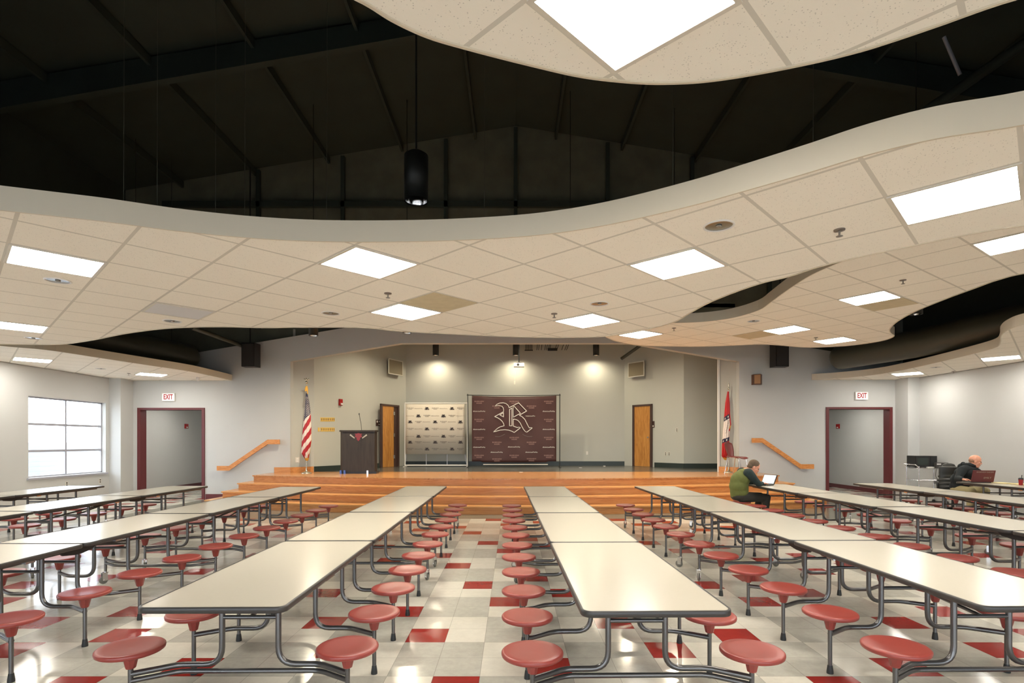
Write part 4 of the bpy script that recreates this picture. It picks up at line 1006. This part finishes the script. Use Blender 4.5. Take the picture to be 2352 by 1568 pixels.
hinge_me = MB().prism([(-.20,-.03),(.20,-.03),(.15,-.07),(.04,-.085),(-.04,-.085),(-.15,-.07)], -.0075, .0075, 'yz').mesh('hinge_bracket', M['black'])
latch_me = MB().box(-.0075,.0075,-.04,.04,-.06,-.045).mesh('latch', M['chrome'])

def make_table():
    t = thing('stool_table', 'x', 'table')
    for sy in (-1, 1):
        tp = link('tabletop', top_me, t, (0, sy*(HL+.004), TH)); link('edge_band', band_me, tp)
        link('under_rail', rib_me[sy], t, (-.285,0,TH)); link('under_rail', rib_me[sy], t, (.285,0,TH)); link('link_bar', link_me[sy], t)
        link('latch', latch_me, t, (-.307, sy*.45, TH)); link('latch', latch_me, t, (.307, sy*.45, TH))
        for y_ in (1.525, .915, .305):
            link('cross_bar', cross_me, t, (0, sy*(y_-OFF), 0))
            for sx in (-1, 1):
                end = y_ > 1.5
                s_ = link('stool_post', postc_me if end else post_me, t, (sx*SXO, sy*y_, 0)); link('seat', seat_me, s_, (0,0,0), random.random()*6)
                if end:
                    c_ = link('caster', fork_me, s_, (0,0,0), random.random()*6); link('wheel', wheel_me, s_, (0,0,0), c_.rotation_euler.z)
                else: link('foot', foot_me, s_)
                link('leg_tube', leg_me[(sx,sy)], t, (sx*SXO, sy*y_, 0))
        link('stretcher', str_me[sy], t, (0, sy*1.525, 0))
    link('hinge_bracket', hinge_me, t, (-.30,0,TH)); link('hinge_bracket', hinge_me, t, (.30,0,TH))
    return t
# rows: (near end x, far end x, y start, tables, label stems)
rows_t = [
 ((-1.50,-1.565), 2.72, (0,1), ('cream stool table left of the central aisle, nearest the viewer', 'cream stool table left of the central aisle, at the steps')),
 ((.71,.585), 2.66, (0,1), ('cream stool table right of the central aisle, nearest the viewer', 'cream stool table right of the central aisle, at the steps')),
 ((-3.80,-3.82), 2.60, (0,1), ('second row left of the aisle, nearer stool table with glare', 'second row left of the aisle, farther stool table reaching the steps')),
 ((2.72,2.61), 2.74, (0,1), ('second row right of the aisle, nearer stool table', 'second row right of the aisle, farther stool table reaching the steps')),
 ((-5.97,-5.97), 2.80, (0,1), ('third row left of the aisle, nearer stool table cut by the view edge', 'third row left of the aisle, stool table ending by the left doorway')),
 ((4.98,4.88), 3.24, (0,1), ('third row right of the aisle, nearer stool table cut by the view edge', 'third row right of the aisle, stool table where the man in green sits')),
 ((-7.92,-7.92), 2.86, (1,), (None, 'leftmost stool table, below the left window')),
 ((7.10,7.06), 3.46, (1,), (None, 'fourth row right of the aisle, stool table before the right doorway')),
 ((9.40,9.40), 3.85, (1,), (None, 'rightmost stool table, where the man in the black hoodie sits')),
]
proto = make_table(); used = False
GRP = 'folding mobile stool tables set in rows'
for (xa, xb), ys, idx, lbs in rows_t:
    for i in idx:
        o = proto if not used else copy_tree(proto); used = True
        yc = ys+1.832+i*3.69; xc = xa+(xb-xa)*(i*2+1)/4
        o.location = (xc, yc, 0); o.rotation_euler = (0, 0, math.atan2(-(xb-xa), 7.3))
        tag(o, lbs[i], 'table', GRP)

# ------------------------------------------------------------------ people
def remesh(mb, voxel, smooth_it=3, fac=.5):
    me0 = mb.mesh('tmp', M['skin'])
    o = bpy.data.objects.new('tmp', me0); COL.objects.link(o)
    r = o.modifiers.new('r','REMESH'); r.mode = 'VOXEL'; r.voxel_size = voxel; r.use_smooth_shade = True
    if smooth_it:
        s_ = o.modifiers.new('s','SMOOTH'); s_.factor = fac; s_.iterations = smooth_it
    dg = bpy.context.evaluated_depsgraph_get(); me = bpy.data.meshes.new_from_object(o.evaluated_get(dg))
    bpy.data.objects.remove(o); bpy.data.meshes.remove(me0)
    for p in me.polygons: p.use_smooth = True
    return me
def cap(mb, a, b, ra, rb, n=5):
    a = Vector(a); b = Vector(b); d = (b-a).normalized()
    pts = []; rs = []
    for k in range(n, 0, -1): ang = PI/2*k/n*.97; pts.append(a-d*ra*math.sin(ang)); rs.append(ra*math.cos(ang))
    pts += [a, b]; rs += [ra, rb]
    for k in range(1, n+1): ang = PI/2*k/n*.97; pts.append(b+d*rb*math.sin(ang)); rs.append(rb*math.cos(ang))
    mb.tube(pts, rs, 14)
def frame(d, up=(0,0,1)):
    # basis with x = facing direction
    x = Vector(d).normalized(); z = Vector(up)-x*Vector(up).dot(x); z.normalize(); y = z.cross(x)
    return Matrix((x,y,z)).transposed()
def head(mb, c, R, s=1.0, brow=True):
    P = lambda x, y, z: Vector(c)+R@Vector((x*s,y*s,z*s))
    mb.ell(P(-.012,0,.035), (.098*s,.077*s,.090*s), R)          # cranium
    mb.ell(P(.022,0,-.03), (.066*s,.058*s,.085*s), R)          # face
    mb.ell(P(.055,0,-.090), (.030*s,.032*s,.026*s), R)         # chin
    mb.ell(P(.0,.0,-.065), (.06*s,.060*s,.04*s), R)            # jaw
    cap(mb, P(.078,0,.012), P(.098,0,-.024), .009*s, .014*s)   # nose
    for sy in (-1,1):
        mb.ell(P(.062,sy*.036,-.022), (.022*s,.02*s,.02*s), R) # cheek
        mb.ell(P(-.004,sy*.078,-.012), (.018*s,.008*s,.030*s), R) # ear
        mb.ell(P(.080,sy*.030,.020), (.012*s,.024*s,.007*s), R) # brow
        mb.ell(P(.098,sy*.010,-.03), (.008*s,.008*s,.006*s), R) # nostril
    mb.ell(P(.086,0,-.055), (.010*s,.024*s,.006*s), R); mb.ell(P(.084,0,-.066), (.010*s,.020*s,.006*s), R)
    return P
def hand(mb, w, d, up, s=1.0, side=1, curl=.5):
    # w wrist, d pointing direction, up back-of-hand normal
    R = frame(d, up); P = lambda x, y, z: Vector(w)+R@Vector((x*s,y*s,z*s))
    mb.ell(P(.045,0,0), (.052*s,.042*s,.016*s), R)
    for k, (y, l) in enumerate(((.030,.068),(.010,.078),(-.010,.072),(-.029,.056))):
        y = y*side; a = P(.080,y,.0); b = P(.080+l*.5,y*1.12,-.006-.020*curl); c_ = P(.080+l*(.5+.42*(1-curl*.5)),y*1.15,-.018-.045*curl)
        cap(mb, a, b, .0095*s, .0088*s, 3); cap(mb, b, c_, .0088*s, .0075*s, 3)
    cap(mb, P(.015,.032*side,-.004), P(.050,.062*side,-.014), .012*s, .010*s, 3); cap(mb, P(.050,.062*side,-.014), P(.080,.066*side,-.022), .010*s, .008*s, 3)

def face_bits(t, P, R, s):
    for sy in (-1,1):
        MB().ell(P(.083,sy*.030,.006), (.008*s,.012*s,.008*s), R).build('eye', M['eye'], t)
    MB().ell(P(.0955,0,-.060), (.004*s,.020*s,.005*s), R).build('mouth', M['lips'], t)

# --- man in the green sweater, at the end of the third row right of the aisle
def person_green():
    t = thing('person', 'seated person in an olive sweater with dark green sleeves, bent over an open laptop', 'person', (4.27,10.31,0))
    hip = Vector((.0,0,.50)); fwd = Vector((1,.05,0)).normalized()
    lum = Vector((-.03,0,.66)); chest = Vector((.05,0,.86)); sh = Vector((.12,0,.965)); neck = Vector((.185,0,1.0))
    hc = Vector((.262,-.01,1.055)); Rh = frame(Vector((1,-.25,-.62)))
    shL = Vector((.115,.185,.945)); shR = Vector((.10,-.185,.945))
    elL = Vector((.27,.25,.76)); elR = Vector((.27,-.20,.755)); wrL = Vector((.40,.12,.758)); wrR = Vector((.39,-.08,.756))
    hL = Vector((.02,.09,.49)); hR = Vector((.02,-.09,.49)); kL = Vector((.44,.12,.50)); kR = Vector((.45,-.13,.50)); aL = Vector((.36,.13,.10)); aR = Vector((.40,-.15,.10))
    body = MB(); Pf = head(body, hc, Rh, 1.05)
    cap(body, neck, hc+Rh@Vector((-.03,0,-.05)), .056, .054)
    for a, b, ra, rb in ((hip,lum,.13,.12),(lum,chest,.12,.13),(chest,sh,.13,.08),(sh,neck,.07,.058),(shL,elL,.042,.036),(elL,wrL,.038,.027),(shR,elR,.042,.036),(elR,wrR,.038,.027),(sh,shL,.055,.045),(sh,shR,.055,.045),
                         (hL,kL,.075,.055),(kL,aL,.052,.038),(hR,kR,.075,.055),(kR,aR,.052,.038),(aL,aL+Vector((.14,0,-.06)),.04,.03),(aR,aR+Vector((.14,-.01,-.06)),.04,.03)): cap(body, a, b, ra, rb)
    hand(body, wrL, Vector((.9,-.35,-.02)), (0,0,1), 1.0, -1); hand(body, wrR, Vector((.95,.2,-.02)), (0,0,1), 1.0, 1)
    o = link('body', remesh(body, .0065, 3), t); o.data.materials.clear(); o.data.materials.append(M['skin'])
    face_bits(o, Pf, Rh, 1.05)
    # hair: close-cropped cap
    hb = MB(); hb.ell(Pf(-.020,0,.044), (.103,.085,.092), Rh); hb.ell(Pf(-.055,0,-.005), (.062,.074,.075), Rh)
    hm = remesh(hb, .006, 2); hm.materials.clear(); hm.materials.append(M['hairbrown']); link('hair', hm, t)
    # sweater
    tb = MB()
    tb.ell((.0,0,.56), (.155,.185,.13)); tb.ell((-.02,0,.70), (.165,.190,.16)); tb.ell((.03,0,.84), (.160,.200,.15), Matrix.Rotation(.35,3,'Y')); tb.ell((.085,0,.935), (.115,.185,.075), Matrix.Rotation(.5,3,'Y'))
    cap(tb, (.12,0,.955), (.16,0,.985), .085, .066)
    cap(tb, (-.005,0,.56), (-.005,0,.80), .165, .165)
    for sg_ in (-1,1): cap(tb, (.09,0,.95), (.105,sg_*.165,.93), .085, .080)
    m_ = remesh(tb, .009, 22); m_.materials.clear(); m_.materials.append(M['olive']); swt = link('sweater', m_, t)
    for s_, e_, w_, sg in ((shL,elL,wrL,1),(shR,elR,wrR,-1)):
        sb = MB(); cap(sb, s_+Vector((-.005,-sg*.02,.008)), s_.lerp(e_,.35), .090, .076); cap(sb, s_.lerp(e_,.3), e_, .070, .056); cap(sb, e_, w_.lerp(e_,.05), .055, .036)
        m_ = remesh(sb, .008, 3); m_.materials.clear(); m_.materials.append(M['dkgreen']); link('sleeve', m_, swt)
    pb = MB(); pb.ell((.0,0,.505), (.155,.19,.095))
    for h_, k_, a_ in ((hL,kL,aL),(hR,kR,aR)): cap(pb, h_, k_, .098, .070); cap(pb, k_, a_+Vector((0,0,.02)), .070, .052)
    m_ = remesh(pb, .009, 3); m_.materials.clear(); m_.materials.append(M['charcoal']); link('trousers', m_, t)
    for a_ in (aL, aR):
        sb = MB(); cap(sb, (a_.x-.03,a_.y,.045), (a_.x+.16,a_.y,.035), .045, .035); cap(sb, (a_.x,a_.y,.05), (a_.x,a_.y,.12), .044, .046); sb.box(a_.x-.07,a_.x+.19,a_.y-.04,a_.y+.04,.0,.03)
        m_ = remesh(sb, .007, 2); m_.materials.clear(); m_.materials.append(M['shoe']); link('shoe', m_, t)
    return t
person_green()
def person_black():
    t = thing('person', 'seated balding person in a black hoodie turning aside behind a maroon laptop', 'person', (9.55,11.72,0))
    hip = Vector((0,0,.52)); lum = Vector((.0,-.02,.68)); chest = Vector((.04,-.06,.86)); sh = Vector((.10,-.10,.97)); neck = Vector((.15,-.12,1.02))
    hc = Vector((.215,-.14,1.115)); Rh = frame(Vector((.82,-.55,-.22)))
    shR = Vector((-.09,-.17,.93)); shL = Vector((.27,-.02,.93))      # his right shoulder is on the viewer's left
    elR = Vector((-.28,-.30,.765)); wrR = Vector((-.36,-.52,.765)); elL = Vector((.38,-.25,.765)); wrL = Vector((.10,-.47,.77))
    hR = Vector((-.07,-.04,.50)); hL = Vector((.10,0,.50)); kR = Vector((-.12,-.44,.52)); kL = Vector((.18,-.43,.52)); aR = Vector((-.12,-.40,.10)); aL = Vector((.2,-.36,.10))
    body = MB(); Pf = head(body, hc, Rh, 1.08)
    body.ell(Pf(.02,0,-.09), (.06,.06,.03), Rh)
    cap(body, neck, hc+Rh@Vector((-.03,0,-.05)), .066, .062)
    for a, b, ra, rb in ((hip,lum,.15,.145),(lum,chest,.145,.15),(chest,sh,.15,.09),(sh,neck,.08,.066),(shL,elL,.056,.045),(elL,wrL,.042,.03),(shR,elR,.056,.045),(elR,wrR,.042,.03),(sh,shL,.06,.048),(sh,shR,.06,.048),
                         (hL,kL,.085,.062),(kL,aL,.06,.042),(hR,kR,.085,.062),(kR,aR,.06,.042),(aL,aL+Vector((.03,-.14,-.06)),.04,.03),(aR,aR+Vector((-.02,-.14,-.06)),.04,.03)): cap(body, a, b, ra, rb)
    hand(body, wrR, Vector((.75,-.6,-.02)), (0,0,1), 1.05, -1); hand(body, wrL, Vector((-.35,-.9,-.02)), (0,0,1), 1.05, 1)
    o = link('body', remesh(body, .0065, 3), t); o.data.materials.clear(); o.data.materials.append(M['skin2']); face_bits(o, Pf, Rh, 1.08)
    hb = MB(); hb.ell(Pf(-.048,0,.008), (.066,.0825,.062), Rh); hb.ell(Pf(-.03,0,-.005), (.05,.084,.035), Rh)
    hm = remesh(hb, .006, 2); hm.materials.clear(); hm.materials.append(M['hairgrey']); link('hair', hm, t)
    tb = MB(); tb.ell((.0,0,.58), (.19,.17,.14)); tb.ell((.01,-.03,.72), (.205,.18,.17)); tb.ell((.06,-.08,.87), (.22,.165,.14)); tb.ell((.09,-.10,.95), (.19,.12,.07))
    cap(tb, (.10,-.09,.97), (.13,-.11,1.01), .11, .085)
    cap(tb, sh, shR, .10, .088); cap(tb, sh, shL, .10, .088)
    m_ = remesh(tb, .009, 14); m_.materials.clear(); m_.materials.append(M['hoodie']); hd = link('hoodie', m_, t)
    hb = MB()
    for k in range(12):
        a = 2*PI*k/12; c_ = Vector((.12+.095*math.cos(a), -.085+.085*math.sin(a), 1.02-.03*math.cos(a-.5)+(.03 if math.sin(a) > .2 else 0))); hb.ell(c_, (.042,.042,.038))
    hb.ell((.06,.0,1.0), (.10,.07,.075))
    m_ = remesh(hb, .008, 3); m_.materials.clear(); m_.materials.append(M['hoodie']); link('hood', m_, hd)
    for s_, e_, w_ in ((shL,elL,wrL),(shR,elR,wrR)):
        sb = MB(); cap(sb, s_, s_.lerp(e_,.5), .088, .076); cap(sb, s_.lerp(e_,.4), e_, .078, .064); cap(sb, e_, w_.lerp(e_,.08), .064, .045)
        m_ = remesh(sb, .008, 3); m_.materials.clear(); m_.materials.append(M['hoodie']); link('sleeve', m_, hd)
    pb = MB(); pb.ell((.0,-.02,.52), (.19,.16,.10))
    for h_, k_, a_ in ((hL,kL,aL),(hR,kR,aR)): cap(pb, h_, k_, .105, .078); cap(pb, k_, a_+Vector((0,0,.02)), .076, .058)
    m_ = remesh(pb, .009, 3); m_.materials.clear(); m_.materials.append(M['khaki']); link('trousers', m_, t)
    for a_ in (aL, aR):
        sb = MB(); cap(sb, (a_.x,a_.y+.03,.045), (a_.x,a_.y-.16,.035), .045, .035); cap(sb, (a_.x,a_.y,.05), (a_.x,a_.y,.12), .044, .046); sb.box(a_.x-.04,a_.x+.04,a_.y-.19,a_.y+.07,.0,.03)
        m_ = remesh(sb, .007, 2); m_.materials.clear(); m_.materials.append(M['shoe']); link('shoe', m_, t)
person_black()

def laptop(label, p, rz, w, d, h, tilt, lidm, scr, print_=False):
    t = thing('laptop', label, 'laptop', p, rz)
    MB().box(-w/2,w/2,-d/2,d/2,0,.02).build('base', M['laptopgrey'], t)
    MB().box(-w*.42,w*.42,-d*.32,d*.2,.02,.022).build('keyboard', M['black'], t)
    Rl = Matrix.Rotation(tilt, 3, 'X'); c0 = Vector((0,d/2,.02))
    f = lambda x, y, z: c0+Rl@Vector((x,y,z))
    mb = MB(); q = [(-w/2,0,0),(w/2,0,0),(w/2,0,h),(-w/2,0,h)]; mb.add([f(*v) for v in q]+[f(v[0],.012,v[2]) for v in q], [(0,1,2,3),(7,6,5,4),(0,4,5,1),(1,5,6,2),(2,6,7,3),(3,7,4,0)])
    lid = mb.build('lid', lidm, t)
    MB().add([f(-w*.46,-.002,h*.06), f(w*.46,-.002,h*.06), f(w*.46,-.002,h*.94), f(-w*.46,-.002,h*.94)], [(0,1,2,3)]).build('screen', scr, lid, fix=False)
    if print_:
        mb = MB(); ex = Vector((-1,0,0)); ez = Rl@Vector((0,0,1))
        put_text(mb, 'RIVERVIEW RAIDERS', .036, f(-.02,.0135,h*.85), ex, ez); put_text(mb, 'DELL', .05, f(-.09,.0135,h*.35), ex, ez, 1.1) if False else put_text(mb, 'EMILY', .05, f(-.08,.0135,h*.35), ex, ez, 1.1)
        mb.build('lid_print', M['printsilver'], lid)
    return t
# laptop faces its user: user sits on the -y side of the laptop frame
laptop('open laptop with lit screen on the table beside the person in olive', (4.72,10.31,TH+.003), math.radians(-66), .29, .20, .19, math.radians(-26), M['black'], M['screen'])
laptop('open maroon-lidded laptop at the far end of the rightmost table', (9.33,11.02,TH+.003), math.radians(176), .42, .24, .235, math.radians(-14), M['laptopmaroon'], M['black'], True)
# office chair
t = thing('office_chair', 'black leather office chair behind the person in the black hoodie', 'chair', (9.50,11.84,0), math.radians(-118))
cb = MB(); cb.ell((0,0,.45), (.25,.25,.06)); cb.box(-.22,.22,-.22,.22,.41,.47); m_ = remesh(cb, .012, 4); m_.materials.clear(); m_.materials.append(M['leather']); link('seat', m_, t)
cb = MB(); 
for k in range(7): z = .52+.08*k; cb.ell((-.26-.02*k, 0, z), (.055,.25-.006*k*k*.6,.055))
cb.box(-.40,-.28,-.18,.18,.60,.98); m_ = remesh(cb, .012, 3); m_.materials.clear(); m_.materials.append(M['leather']); link('backrest', m_, t)
for sy in (-1,1):
    MB().tube(fillet([(-.24,sy*.27,.62),(-.1,sy*.30,.66),(.14,sy*.30,.66),(.16,sy*.29,.60),(.05,sy*.26,.42)], .06), .022, 10).build('armrest', M['black'], t)
MB().tube([(0,0,.08),(0,0,.41)], .03, 12).build('gas_lift', M['black'], t)
for k in range(5):
    a = 2*PI*k/5+.3; lg = MB().tube([(0,0,.10),(.28*math.cos(a),.28*math.sin(a),.075)], [.03,.018], 10).build('leg', M['black'], t)
    MB().ell((.28*math.cos(a),.28*math.sin(a),.03), (.03,.03,.03)).build('caster', M['black'], lg)

# papers, drink on rightmost table
for i, (x, y, r) in enumerate(((9.60,10.74,.1),(9.66,10.42,-.1))):
    o = MB().prism([(-.11,-.14),(.11,-.14),(.11,.14),(-.11,.14)], 0, .012+.006*i, 'xy').build('paper_stack', M['paper'], None, (x,y,TH+.003), r)
    tag(o, ['yellowish papers nearest the maroon laptop','yellowish papers beside the dark cup'][i], 'papers', 'papers on the rightmost table')
t = thing('drink_cup', 'small dark tumbler with a red front on the rightmost table', 'cup', (9.52,10.28,TH+.003))
MB().lathe([(.028,0),(.036,.10),(.037,.105)], seg=18).build('body', M['red'], t); MB().lathe([(.038,.105),(.038,.13),(.02,.14)], seg=18).tube([(.01,0,.13),(.02,0,.19)], .006, 8).build('lid', M['black'], t)

# cart with microwave
t = thing('utility_cart', 'chrome wire utility cart against the right wall carrying the microwave', 'cart', (10.22,13.55,0))
for sx in (-.34,.34):
    for sy in (-.21,.21): MB().tube([(sx,sy,.09),(sx,sy,.93)], .013, 10).build('post', M['chrome'], t); MB().lathe([(.012,-.012),(.045,-.012),(.045,.012),(.012,.012)], c=(sx,sy,.046), seg=16, M=RX).build('caster', M['rubber'], t)
for z in (.30,.58,.88):
    mb = MB().tube([(-.34,-.21,z),(.34,-.21,z),(.34,.21,z),(-.34,.21,z),(-.34,-.21,z)], .007, 8)
    for k in range(15): x = -.33+.66*k/14; mb.tube([(x,-.21,z),(x,.21,z)], .0025, 5)
    mb.tube([(-.34,-.21,z-.03),(.34,-.21,z-.03)], .005, 6).build('shelf', M['chrome'], t)
MB().tube(fillet([(-.34,-.21,.9),(-.42,-.21,.97),(-.42,.21,.97),(-.34,.21,.9)], .04), .011, 10).build('handle', M['chrome'], t)
MB().tube(fillet([(.1,-.2,.88),(.05,-.22,.7),(.12,-.22,.6)], .05), .005, 6).build('cable', M['black'], t)
t = thing('microwave_oven', 'black microwave oven on top of the chrome cart', 'microwave', (10.18,13.63,.89), math.radians(-8))
MB().box(-.26,.24,-.16,.18,.012,.29).build('cabinet', M['black'], t); MB().box(-.24,.08,-.168,-.16,.03,.275).build('door', M['black'], t)
MB().box(-.20,.04,-.171,-.168,.07,.24).build('window', M['microglass'], t); MB().box(.10,.22,-.166,-.16,.03,.275).build('control_panel', M['rubber'], t)
for sx in (-.22,.2):
    for sy in (-.13,.15): MB().lathe([(.012,0),(.012,.013)], c=(sx,sy,0), seg=10).build('foot', M['rubber'], t)
t = thing('radio_box', 'small dark electronic box with a pale label at the right end of the cart', 'box', (10.40,13.36,.89), math.radians(-8))
MB().box(-.10,.16,-.05,.05,0,.13).build('case', M['laptopgrey'], t); MB().box(-.09,-.0,-.053,-.05,.08,.11).build('label_strip', M['white'], t)
t = tag(MB().prism([(-.13,-.05),(.05,-.06),(.07,.03),(-.06,.05)], 0, .03, 'xy').build('paper_bundle', M['white'], None, (10.17,13.36,.888), .2), 'crumpled white paper on the cart between microwave and dark box', 'paper')

# ------------------------------------------------------------------ world, camera, view
w = bpy.data.worlds.new('World'); S.world = w; w.use_nodes = True
bg = w.node_tree.nodes['Background']; bg.inputs[0].default_value = (.78,.88,1,1); bg.inputs[1].default_value = 6.0
cam = bpy.data.cameras.new('Camera'); co = bpy.data.objects.new('Camera', cam); COL.objects.link(co)
cam.sensor_width = 36; cam.lens = F/2352*36; cam.shift_y = (HY-784)/2352; cam.clip_end = 200
co.location = (0,0,EYE); co.rotation_euler = (PI/2,0,0); S.camera = co
S.view_settings.view_transform = 'Standard'; S.view_settings.look = 'None'; S.view_settings.exposure = 0.36; S.view_settings.gamma = 1
S.view_settings.use_curve_mapping = False
